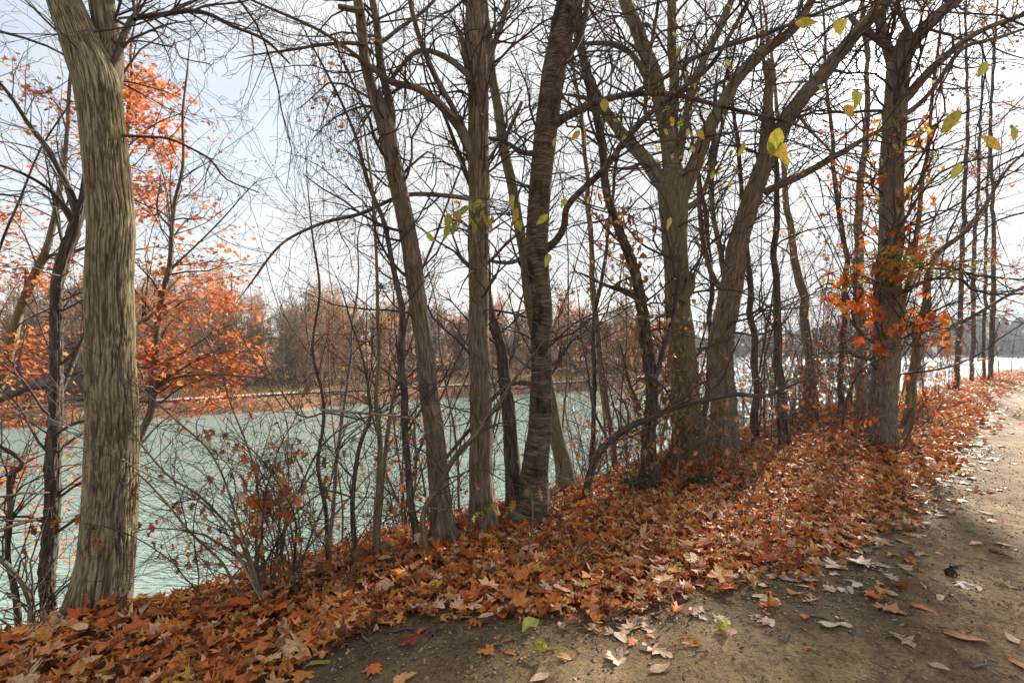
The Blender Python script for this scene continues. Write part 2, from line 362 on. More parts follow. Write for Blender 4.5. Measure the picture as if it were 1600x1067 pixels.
def leaf_mat(name, stops, trans=.35, rough=.6, vein=.75):
    t = NT(name); lr = t.attr('lr').outputs['Fac']; oi = t.new('ShaderNodeObjectInfo').outputs['Random']
    f = t.math('FRACT', t.math('ADD', lr, oi)); c = t.ramp(f, stops)
    geo = t.new('ShaderNodeNewGeometry'); lu = t.attr('lu').outputs['Vector']
    sp = t.new('ShaderNodeSeparateXYZ'); t.l(lu, sp.inputs[0])
    ax = t.math('ABSOLUTE', sp.outputs[0])
    rib = t.mr(ax, .008, .03, 1, 0)
    w = t.math('FRACT', t.math('MULTIPLY', t.math('SUBTRACT', sp.outputs[1], t.math('MULTIPLY', ax, .9)), 6.0))
    side = t.mr(t.math('ABSOLUTE', t.math('SUBTRACT', w, .5)), .44, .5, 0, .6)
    vn = t.math('MAXIMUM', rib, side)
    bl = t.noise(t.mapping(geo.outputs['Position'], (1, 1, 1)), 55, 4, .6)
    c = t.mix(.7, c, t.ramp(bl, [(.32, (.5, .42, .38)), (.55, (1, 1, 1)), (.75, (1.25, 1.2, 1.15))]), 'MULTIPLY')
    c = t.mix(t.math('MULTIPLY', vn, vein * .35), c, t.mix(.5, c, (.75, .6, .4)))
    pale = t.mix(.35, c, (.55, .40, .30)); c = t.mix(t.math('MULTIPLY', geo.outputs['Backfacing'], .6), c, pale)
    t.l(c, t.b.inputs['Base Color']); t.b.inputs['Roughness'].default_value = rough
    t.l(t.bump(t.math('ADD', bl, t.math('MULTIPLY', vn, .5)), .5, .004), t.b.inputs['Normal'])
    tr = t.new('ShaderNodeBsdfTranslucent'); t.l(t.mix(.25, c, (1, .6, .3), 'MULTIPLY'), tr.inputs[0])
    mx = t.new('ShaderNodeMixShader'); mx.inputs[0].default_value = trans; t.l(t.b.outputs[0], mx.inputs[1]); t.l(tr.outputs[0], mx.inputs[2]); t.l(mx.outputs[0], t.out.inputs[0])
    return t.m
LIT = [(0, (.12, .042, .016)), (.08, (.32, .09, .02)), (.2, (.54, .13, .02)), (.30, (.66, .19, .03)), (.42, (.68, .33, .10)), (.50, (.70, .47, .27)), (.56, (.42, .135, .035)), (.64, (.74, .20, .018)), (.72, (.30, .09, .028)), (.80, (.66, .27, .06)), (.86, (.72, .54, .36)), (.90, (.58, .17, .025)), (.93, (.48, .06, .02)), (.965, (.66, .44, .06)), (1, (.16, .05, .02))]
M['litter'] = leaf_mat('fallen_leaf', LIT, .22)
M['pale_leaf'] = leaf_mat('pale_dry_leaf', [(0, (.44, .30, .19)), (.4, (.50, .38, .27)), (.7, (.44, .22, .10)), (1, (.54, .45, .34))], .15)
M['orange'] = leaf_mat('orange_leaf', [(0, (.42, .07, .012)), (.25, (.62, .12, .010)), (.55, (.78, .22, .02)), (.8, (.74, .30, .05)), (.92, (.50, .18, .05)), (1, (.30, .05, .02))], .42)
M['yellow'] = leaf_mat('yellow_leaf', [(0, (.52, .42, .04)), (.35, (.36, .40, .06)), (.6, (.58, .42, .04)), (.8, (.30, .36, .06)), (1, (.52, .28, .04))], .4)
M['drygold'] = leaf_mat('dry_gold_leaf', [(0, (.22, .12, .04)), (.4, (.38, .22, .07)), (.7, (.50, .27, .06)), (1, (.16, .09, .04))], .35)
M['seed'] = leaf_mat('seed_leaf', [(0, (.10, .05, .035)), (.35, (.22, .08, .04)), (.6, (.5, .12, .03)), (.9, (.62, .22, .04)), (1, (.5, .35, .08))], .35)
M['crumb'] = leaf_mat('crumb', [(0, (.05, .028, .014)), (.35, (.14, .075, .035)), (.6, (.26, .15, .08)), (.85, (.42, .30, .18)), (1, (.40, .15, .04))], .1)
M['ivy'] = leaf_mat('ivy_leaf', [(0, (.015, .03, .01)), (.6, (.03, .06, .02)), (1, (.07, .09, .025))], .2)
def ground_mat():
    t = NT('soil'); geo = t.new('ShaderNodeNewGeometry'); p = geo.outputs['Position']; lit = t.attr('lit').outputs['Fac']; ms = t.attr('moss').outputs['Fac']
    n1 = t.noise(p, 1.1, 6, .62); n2 = t.noise(p, 7, 7, .72); n3 = t.noise(p, 45, 5, .78); n4 = t.noise(p, 150, 4, .75)
    soil = t.ramp(n1, [(.34, (.13, .072, .032)), (.47, (.24, .145, .070)), (.6, (.38, .25, .135))])
    soil = t.mix(.9, soil, t.ramp(n2, [(.3, (.38, .33, .3)), (.5, (.95, .95, .95)), (.7, (1.45, 1.4, 1.32))]), 'MULTIPLY')
    soil = t.mix(.9, soil, t.ramp(n3, [(.36, (.3, .26, .24)), (.5, (1, 1, 1)), (.64, (1.6, 1.52, 1.4))]), 'MULTIPLY')
    soil = t.mix(t.mr(n4, .59, .68, 0, .6), soil, (.46, .36, .25))
    vo = t.new('ShaderNodeTexVoronoi'); vo.inputs['Scale'].default_value = 70; t.l(p, vo.inputs['Vector']); soil = t.mix(t.mr(vo.outputs['Distance'], .15, .32, .7, 0), soil, t.mix(t.mr(n2, .45, .55), (.055, .034, .02), (.34, .24, .15)))
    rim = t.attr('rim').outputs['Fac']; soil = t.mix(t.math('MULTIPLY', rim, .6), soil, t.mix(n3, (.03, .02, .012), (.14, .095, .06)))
    mf = t.math('MULTIPLY', ms, t.mr(t.math('ADD', t.math('MULTIPLY', n2, .6), t.math('MULTIPLY', n3, .4)), .44, .58), True)
    soil = t.mix(t.math('MULTIPLY', mf, .3), soil, t.mix(n4, (.07, .075, .02), (.24, .22, .07)))
    duff = t.ramp(n3, [(.3, (.05, .028, .016)), (.5, (.16, .07, .03)), (.7, (.32, .15, .07))])
    c = t.mix(lit, soil, duff); t.l(c, t.b.inputs['Base Color']); t.b.inputs['Roughness'].default_value = .93
    nb = t.bump(n2, .6, .05); nb = t.bump(n3, .9, .02, nb); nb = t.bump(n4, .8, .007, nb); t.l(nb, t.b.inputs['Normal']); return t.m
M['soil'] = ground_mat()
def water_mat():
    t = NT('river_water'); p = t.new('ShaderNodeNewGeometry').outputs['Position']
    a = t.noise(t.mapping(p, (.7, 2.6, 1)), 1.0, 3, .55, .5); b = t.noise(t.mapping(p, (1.6, 5.5, 1), (3, 1, 0)), 1.5, 4, .6, .3); c3 = t.noise(p, .05, 3)
    t.l(t.ramp(c3, [(.35, (.225, .315, .265)), (.65, (.285, .37, .325))]), t.b.inputs['Base Color'])
    t.b.inputs['Roughness'].default_value = .07; t.b.inputs['IOR'].default_value = 1.33; t.b.inputs['Specular IOR Level'].default_value = .5
    nb = t.bump(a, 1, .26); nb = t.bump(b, 1, .12, nb); t.l(nb, t.b.inputs['Normal']); return t.m
M['water'] = water_mat()
def plain(name, c1, c2, sc=3, rough=.9, bmp=.02):
    t = NT(name); p = t.new('ShaderNodeNewGeometry').outputs['Position']; n = t.noise(p, sc, 6, .65); t.l(t.ramp(n, [(.35, c1), (.65, c2)]), t.b.inputs['Base Color'])
    t.b.inputs['Roughness'].default_value = rough; t.l(t.bump(n, .5, bmp), t.b.inputs['Normal']); return t.m
M['bank'] = plain('far_bank_soil', (.20, .085, .035), (.36, .20, .10), .6, .95, .2)
M['grassb'] = plain('far_grass', (.24, .15, .06), (.32, .27, .11), .5)
M['road'] = plain('pale_gravel', (.42, .38, .34), (.52, .48, .43), 2)
M['hill'] = plain('far_hillside', (.03, .04, .03), (.09, .075, .045), .05, .95, 1)
M['stone'] = plain('pebble', (.10, .07, .045), (.42, .34, .25), 40)
M['cone'] = plain('dark_cone', (.02, .018, .02), (.07, .055, .05), 90)
M['pole'] = plain('weathered_wood', (.12, .11, .10), (.2, .18, .16), 5)
# ------------------------------------------------------------------ setting: near bank with path, water, far banks
def near_ground():
    u = np.linspace(-1, 1, 430); s = 5 + np.sign(u) * (np.sinh(np.abs(u) * 5.2) / np.sinh(5.2)) * 130
    v = np.linspace(-1, 1, 250); t = 2.4 + np.where(v < 0, -1, 1) * (np.sinh(np.abs(v) * 4.2) / np.sinh(4.2)) * np.where(v < 0, 160, 12.5)
    S, T = np.meshgrid(s, t, indexing='ij'); X, Y = xy(S, T); Z = ground(X, Y)
    e = edge(S); lit = sm(-.25, .35, T - e + .3 * fbm(X * 2.2, Y * 2.2, 1, 3))
    lit = np.maximum(lit, sm(-2.2, -3.2, T))
    Z = Z + .006 * fbm(X * 7, Y * 7, 2, 3) + .012 * lit * fbm(X * 9, Y * 9, 3, 3)
    moss = np.clip(sm(.9, .1, np.abs(T - e + .35)) * .8 + sm(2.4, .4, np.hypot(X - .1, Y - 2.6)) * .9, 0, 1)
    n, m = S.shape; idx = np.arange(n * m).reshape(n, m)
    Q = np.stack([idx[:-1, :-1], idx[1:, :-1], idx[1:, 1:], idx[:-1, 1:]], -1).reshape(-1, 4)
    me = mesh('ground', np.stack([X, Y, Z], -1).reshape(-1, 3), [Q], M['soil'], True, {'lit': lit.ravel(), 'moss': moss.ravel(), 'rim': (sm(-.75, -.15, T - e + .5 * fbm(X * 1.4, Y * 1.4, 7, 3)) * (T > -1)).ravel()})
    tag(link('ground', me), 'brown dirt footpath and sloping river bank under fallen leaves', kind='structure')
near_ground()
def water():
    a = 2600; V = [(-a, -a, WATER), (a, -a, WATER), (a, a, WATER), (-a, a, WATER)]
    tag(link('water', mesh('water', np.array(V), [np.array([[0, 1, 2, 3]])], M['water'], False)), 'pale green rippled river water', kind='structure')
water()
# far bank: shoreline running from left to right and away
SH = [(-420, -90), (-160, 5), (-80, 25), (-39, 39.5), (-32.7, 43.8), (-22.8, 52), (-8, 65), (6, 73), (20, 80), (34, 92), (46, 112), (58, 150), (66, 210), (70, 300), (60, 420)]
NRM = []
for i in range(len(SH)):
    a = Vector(SH[max(0, i - 1)]); b = Vector(SH[min(len(SH) - 1, i + 1)]); d = (b - a).normalized(); NRM.append((-d.y, d.x))
SHC, _ = cat([(x, y, 0) for x, y in SH], [1] * len(SH), 3.0)
SHT = np.gradient(SHC, axis=0); SHT /= np.linalg.norm(SHT, axis=1, keepdims=True); SHN = np.stack([-SHT[:, 1], SHT[:, 0]], -1)
SHL = np.concatenate([[0], np.cumsum(np.linalg.norm(np.diff(SHC, axis=0), axis=1))])
def far_prof(d, l):
    return WATER - .4 + 1.5 * sm(-.5, 2.5, d) + .9 * sm(4, 12, d) + 3.2 * sm(10, 45, d) + 6 * sm(40, 160, d) + .25 * noise(l * .12, d * .12)
def far_bank():
    D = np.array([-2, -.5, .3, 1, 1.8, 2.6, 3.4, 5, 7, 10, 14, 19, 26, 36, 50, 70, 100, 150, 220])
    l = SHL[:, None]; X = SHC[:, 0:1] + SHN[:, 0:1] * D; Y = SHC[:, 1:2] + SHN[:, 1:2] * D; Z = far_prof(D[None] + .5 * noise(l * .3, 0 * D) * (np.abs(D) < 3), l)
    n, m = X.shape; idx = np.arange(n * m).reshape(n, m); Q = np.stack([idx[:-1, :-1], idx[1:, :-1], idx[1:, 1:], idx[:-1, 1:]], -1).reshape(-1, 4)
    tag(link('far_bank', mesh('far_bank', np.stack([X, Y, Z], -1).reshape(-1, 3), [Q], M['bank'])), 'brown leaf covered far bank of the river', kind='structure')
    for nm, lo, hi, mt, dz in (('riverside_path', 3.0, 4.6, 'road', .05), ('grass_verge', 4.6, 9, 'grassb', .06)):
        d = np.linspace(lo, hi, 5); X = SHC[:, 0:1] + SHN[:, 0:1] * d; Y = SHC[:, 1:2] + SHN[:, 1:2] * d; Z = far_prof(d[None], l) + dz + (.15 if nm == 'riverside_path' else .08)
        n, m = X.shape; idx = np.arange(n * m).reshape(n, m); Q = np.stack([idx[:-1, :-1], idx[1:, :-1], idx[1:, 1:], idx[:-1, 1:]], -1).reshape(-1, 4)
        tag(link(nm, mesh(nm, np.stack([X, Y, Z], -1).reshape(-1, 3), [Q], M[mt])), 'strip along the far bank', kind='structure')
far_bank()
def hills():
    u = np.linspace(-200, 1500, 240); v = np.linspace(0, 1, 26)
    U, Vv = np.meshgrid(u, v, indexing='ij'); Y = 480 + Vv * 420 - .12 * U + 25 * noise(U * .01, Vv * 0 + 2)
    H = (30 + 14 * fbm(U * .006, Vv * 2, 3, 4)) * sm(0, .35, Vv) * (.35 + .65 * sm(260, 480, U)) + 3 * noise(U * .12, Vv * 30) * sm(0, .1, Vv)
    Z = WATER - .5 + 2 * sm(0, .03, Vv) + H
    n, m = U.shape; idx = np.arange(n * m).reshape(n, m); Q = np.stack([idx[:-1, :-1], idx[1:, :-1], idx[1:, 1:], idx[:-1, 1:]], -1).reshape(-1, 4)
    tag(link('hills', mesh('hills', np.stack([U, Y, Z], -1).reshape(-1, 3), [Q], M['hill'])), 'dark wooded hills across the open water', kind='structure')
    rng = np.random.default_rng(5); N = 1300; uu = rng.uniform(-150, 1300, N); vv = rng.random(N) ** 1.2 * .5
    yy = 480 + vv * 420 - .12 * uu + 25 * noise(uu * .01, vv * 0 + 2)
    hh = (30 + 14 * fbm(uu * .006, vv * 2, 3, 4)) * sm(0, .35, vv) * (.35 + .65 * sm(260, 480, uu)); zz = WATER + 1 + hh
    Vs, Fs = [], []; k = 7; th = np.arange(k) / k * 6.283
    prof = [(.0, .12), (.18, .7), (.42, 1.), (.7, .75), (.92, .3)]
    hgt = rng.uniform(8, 17, N); wd = hgt * rng.uniform(.22, .42, N)
    V = np.zeros((N, len(prof), k, 3))
    for i, (a, b) in enumerate(prof):
        j = rng.uniform(.65, 1.3, (N, k)); V[:, i, :, 0] = uu[:, None] + np.cos(th) * wd[:, None] * b * j; V[:, i, :, 1] = yy[:, None] + np.sin(th) * wd[:, None] * b * j
        V[:, i, :, 2] = zz[:, None] + hgt[:, None] * a + rng.normal(0, .5, (N, k))
    idx = np.arange(N * len(prof) * k).reshape(N, len(prof), k); nx = np.roll(idx, -1, 2)
    Q = np.stack([idx[:, :-1], nx[:, :-1], nx[:, 1:], idx[:, 1:]], -1).reshape(-1, 4)
    tag(link('far_wood', mesh('far_wood', V.reshape(-1, 3), [Q], M['hill'])), 'distant wood covering the hills beyond the open water', 'wood', kind='stuff')
hills()
def haze():
    x0, x1, y0, y1, z0, z1 = -900, 1700, -500, 1100, -8.6, 75
    V = np.array([(x, y, z) for z in (z0, z1) for y in (y0, y1) for x in (x0, x1)]); Q = np.array([[0, 2, 3, 1], [4, 5, 7, 6], [0, 1, 5, 4], [1, 3, 7, 5], [3, 2, 6, 7], [2, 0, 4, 6]])
    m = bpy.data.materials.new('haze'); m.use_nodes = True; n = m.node_tree.nodes; n.remove(n['Principled BSDF']); v = n.new('ShaderNodeVolumePrincipled')
    v.inputs['Color'].default_value = (.86, .92, 1, 1); v.inputs['Density'].default_value = .0003; m.node_tree.links.new(v.outputs[0], n['Material Output'].inputs['Volume'])
    tag(link('haze', mesh('haze', V, [Q], m, False)), 'pale haze over the river and the far hills', 'haze', kind='stuff')
haze()
# far trees
def far_trees():
    protos = []
    for k in range(9):
        rng = np.random.default_rng(100 + k); out = []; H = rng.uniform(8, 13); leafy = k >= 6
        n = 9; P = np.cumsum(np.vstack([[0, 0, -1.0], rng.normal(0, .14, (n, 3)) + [0, 0, (H + 1) / n]]), 0); r = np.linspace(.17, .03, n + 1) * rng.uniform(.7, 1.2)
        out.append((P, r, 3)); sprout(rng, P, r, out, 24, .2, 1, (1.6, 4.2), 2, .10, .5, (.4, 1.0), dens=2.0, seg=.6, wig=.15)
        out = [(p, np.maximum(q, .024), l) for p, q, l in out]
        V, Q, B = tubes([(p, q) for p, q, l in out], 3)
        Fl = [Q]; fm = np.zeros(len(Q), int); lr = np.zeros(len(V)); lu = np.zeros((len(V), 3)); mats = [M[('far', 'far_tan', 'far_grey')[k % 3]], M['orange'] if k not in (8, 2) else M['drygold']]
        if leafy or k in (0, 2, 4):
            pts = np.concatenate([p for p, q, l in out if l <= 1]); N = 1300 if leafy else 420; c = pts[rng.integers(0, len(pts), N)] + rng.normal(0, .3, (N, 3))
            v, f, a, b = leaves(TINY, c, rng.normal(0, 1, (N, 3)), rng.uniform(.16, .34, N), rng)
            Fl.append(f + len(V)); fm = np.concatenate([fm, np.ones(len(f), int)]); lr = np.append(lr, a); lu = np.vstack([lu, b]); V = np.vstack([V, v]); B = np.vstack([B, v])
        protos.append(mesh('bare_tree', V, Fl, mats, False, {'bk': B, 'lr': lr, 'lu': lu}, fm))
    rng = np.random.default_rng(9); cnt = 0
    def put(l, d, kk, sc):
        i = int(np.searchsorted(SHL, l)) ; i = min(i, len(SHL) - 1); x = SHC[i, 0] + SHN[i, 0] * d; y = SHC[i, 1] + SHN[i, 1] * d
        if y < 12 or abs(x) > y * 1.25: return
        leafy = kk >= 6
        o = link('orange_tree' if leafy else 'bare_tree', protos[kk], None, (x, y, float(far_prof(d, SHL[i])))); o.scale = (sc, sc, sc * rng.uniform(.85, 1.15)); o.rotation_euler = (0, 0, rng.uniform(0, 6.28))
        if leafy: tag(o, 'small tree with orange brown leaves in the wood on the far bank', 'tree', 'orange trees on the far bank')
        else: tag(o, 'leafless grey tree in the wood on the far bank', 'tree', 'bare trees on the far bank')
    l0, l1 = SHL[0], SHL[-1]; la = float(SHL[np.argmin(np.hypot(SHC[:, 0] + 52, SHC[:, 1] - 34))]); lb = float(SHL[np.argmin(np.hypot(SHC[:, 0] - 44, SHC[:, 1] - 110))])
    for q in range(900):
        l = rng.uniform(la, lb) if q % 8 else rng.uniform(lb, l1 * .9); d = 8.5 + 50 * rng.random() ** 1.5
        if cnt >= 290: break
        kk = int(rng.integers(0, 6)) if rng.random() < .66 else int(rng.integers(6, 9)); n0 = len(COL.objects)
        put(l, d, kk, rng.uniform(.6, 1.05)); cnt += len(COL.objects) > n0
    # brush under and behind them, one uncountable mass
    N = 7500; l = rng.uniform(la, lb, N); d = np.where(rng.random(N) < .45, np.where(rng.random(N) < .7, rng.uniform(-.2, 3.0, N), rng.uniform(4.6, 8, N)), 8.5 + 50 * rng.random(N) ** 1.8); X = np.interp(l, SHL, SHC[:, 0]) + np.interp(l, SHL, SHN[:, 0]) * d; Y = np.interp(l, SHL, SHC[:, 1]) + np.interp(l, SHL, SHN[:, 1]) * d
    k = (np.abs(X) < Y * 1.3) & (Y > 12); X, Y, l, d = X[k], Y[k], l[k], d[k]; Z = far_prof(d, l); N = len(X)
    h = rng.uniform(.5, 2.6, N) * (1 + (d > 30) * 1.2) * np.where(d < 7.6, .38, 1); dx = rng.normal(0, .35, (N, 2)); P = np.zeros((N, 4, 3))
    for i, u in enumerate((0, .35, .7, 1)):
        P[:, i, 0] = X + dx[:, 0] * u * h; P[:, i, 1] = Y + dx[:, 1] * u * h; P[:, i, 2] = Z + h * u * (1 - .25 * u)
    P += rng.normal(0, .06, P.shape); pl = [(P[i], np.array([.05, .036, .03, .015])) for i in range(N)]
    V, Q, B = tubes(pl, 3)
    o = tag(link('undergrowth', mesh('undergrowth', V, [Q], M['twig_red'], False, {'bk': B})), 'reddish brown brush under the trees on the far bank', 'undergrowth', kind='stuff')
    j = rng.integers(0, N, 7000); c = np.stack([X[j], Y[j], Z[j] + rng.random(7000) * h[j]], -1) + rng.normal(0, .3, (7000, 3))
    tag(link('brush_leaves', leaf_mesh('brush_leaves', [leaves(TINY, c, rng.normal(0, 1, (7000, 3)), rng.uniform(.12, .3, 7000), rng)], M['seed'])), 'brown leaves left on the brush of the far bank', 'leaves', kind='stuff')
far_trees()
def pole():
    p = at(362, 470, 88); z = -2.; e = empty('utility_pole', (p.x, p.y, z)); h = at(362, 426, 88).z - z
    tube_obj('post', [(np.array([[p.x, p.y, z], [p.x, p.y, z + h * .5], [p.x, p.y, z + h]]), np.array([.2, .18, .15]))], 8, M['pole'], e)
    tube_obj('crossarm', [(np.array([[p.x - .9, p.y - .2, z + h - .8], [p.x, p.y - .2, z + h - .8], [p.x + .9, p.y - .2, z + h - .8]]), np.array([.09, .09, .09]))], 4, M['pole'], e)
    tag(e, 'grey utility pole rising above the wood across the river', 'utility pole')
pole()
# ------------------------------------------------------------------ leaf litter
def litter():
    rng = np.random.default_rng(3)
    par = tag(empty('leaf_litter', (0, 0, 0)), 'thick carpet of rust, orange and tan fallen leaves along the bank', 'leaf litter', kind='stuff')
    def sample(N, s0, s1, t0, t1, keep):
        s = rng.uniform(s0, s1, N); t = rng.uniform(t0, t1, N); x, y = xy(s, t); k = keep(s, t, x, y); return x[k], y[k], s[k], t[k]
    def dense(s, t, x, y):
        e = edge(s); f = sm(-.30, .42, t - e + .42 * fbm(x * 2.4, y * 2.4, 1, 3)); f = np.maximum(f, .05 * sm(-1.3, -.2, t - e)); f = f * (1 - .5 * sm(6.5, 9.5, t))
        f = np.where(t < -1.8, sm(-1.6, -2.6, t), f)
        return (rng.random(len(s)) < f) & (y > .4)
    bat = []
    def put(x, y, shape, size, tilt, lift, curl):
        N = len(x); e = .05; z = ground(x, y); nx = -(ground(x + e, y) - z) / e; ny = -(ground(x, y + e) - z) / e
        nr = np.stack([nx, ny, np.ones(N)], -1); nr /= np.linalg.norm(nr, axis=1, keepdims=True); nr += rng.normal(0, tilt, (N, 3)) * [1, 1, .2]
        s, t = st(x, y); lf = np.where(t < edge(s) - .1, .004, lift * rng.random(N) ** 1.2 + .006)
        nr = np.where((t < edge(s) - .1)[:, None], nr * [.25, .25, 1], nr)
        p = np.stack([x, y, z + lf + size * .06], -1); bat.append(leaves(shape, p, nr, size, rng, curl))
    nearN = []
    for shape, N, sz in ((MAPLE, 8600, (.055, .115)), (OAK, 7600, (.06, .13)), (OVAL, 3400, (.045, .10))):
        x, y, s, t = sample(N, -4.5, 8.5, .4, 6.5, dense); put(x, y, shape, rng.uniform(*sz, len(x)), .22, .055, .5)
    x, y, s, t = sample(24000, -5, 9, 1.0, 6.5, lambda s, t, x, y: dense(s, t, x, y) & (t > edge(s) - .1)); put(x, y, ROUGH, rng.uniform(.03, .09, len(x)), .4, .07, .7)
    x, y, s, t = sample(21000, 8.5, 20, .7, 8, dense); put(x, y, HEX, rng.uniform(.09, .15, len(x)), .4, .06, .5)
    x, y, s, t = sample(24000, 20, 62, .3, 9, dense); put(x, y, TINY, rng.uniform(.11, .20, len(x)), .45, .06, .3)
    x, y, s, t = sample(7000, -8, 50, -9, -1.8, dense); put(x, y, ROUGH, rng.uniform(.10, .16, len(x)), .4, .05, .4)
    o = link('leaves', leaf_mesh('leaves', bat, M['litter']), par); o['kind'] = 'stuff'
    bat2 = bat; bat = bat2; bat.clear()
    x, y, s, t = sample(2000, 2.2, 12, -.6, 2.2, lambda s, t, x, y: rng.random(len(s)) < .5 * np.exp(-((t - edge(s) + .12) / .24) ** 2) + .02)
    for sh, k in ((OAK, 0), (MAPLE, 1), (OVAL, 2)):
        q = np.arange(len(x)) % 3 == k; z = ground(x[q], y[q]); n_ = int(q.sum()); bat.append(leaves(sh, np.stack([x[q], y[q], z + .008 + .025 * sm(-.1, .3, t[q] - edge(s[q]))], -1), rng.normal(0, .08, (n_, 3)) + [0, 0, 1], rng.uniform(.07, .14, n_), rng, .22))
    o = link('pale_leaves', leaf_mesh('pale_leaves', bat, M['pale_leaf']), par); o['kind'] = 'stuff'
    # crumbs and shredded leaf bits on the dirt
    bat.clear(); x, y, s, t = sample(26000, -2, 12, -2.2, 3.4, lambda s, t, x, y: (y > 1) & (rng.random(len(s)) < .25 + .75 * sm(-.9, .2, t - edge(s))))
    N = len(x); p = np.stack([x, y, ground(x, y) + .006], -1); v = leaves(TINY, p, np.stack([rng.normal(0, .5, N), rng.normal(0, .5, N), np.ones(N)], -1), rng.uniform(.010, .038, N), rng, .5)
    o = tag(link('leaf_crumbs', leaf_mesh('leaf_crumbs', [v], M['crumb'])), 'crumbled bits of leaf strewn over the dirt path', 'leaf crumbs', kind='stuff')
    # the nearest leaves, one by one
    pm = []
    for k in range(14):
        r2 = np.random.default_rng(40 + k); shp = (MAPLE, OAK, MAPLE, OAK, OVAL)[k % 5]
        pm.append(leaf_mesh('leaf', [leaves(shp, np.zeros((1, 3)), np.array([[0, 0, 1.]]), np.array([1.]), r2, .28, droop=(0, 1, 0))], M['litter']))
    cand = []
    while len(cand) < 270:
        px = rng.uniform(0, 1150); py = rng.uniform(800, 1062); Y = hit(px, py, None)
        if Y is None: continue
        X = (px - 800) / F * Y; s, t = st(X, Y)
        if t < edge(s) + .05 or t > 4.4: continue
        cand.append((X, Y))
    for X, Y in cand:
        o = bpy.data.objects.new('leaf', random.choice(pm)); COL.objects.link(o); o.parent = par; s_ = random.uniform(.11, .17)
        o.location = (X, Y, g1(X, Y) + random.uniform(.05, .085)); o.scale = (s_,) * 3; o.rotation_euler = (random.gauss(0, .22), random.gauss(0, .22), random.uniform(0, 6.28))
    return pm
PM = litter()
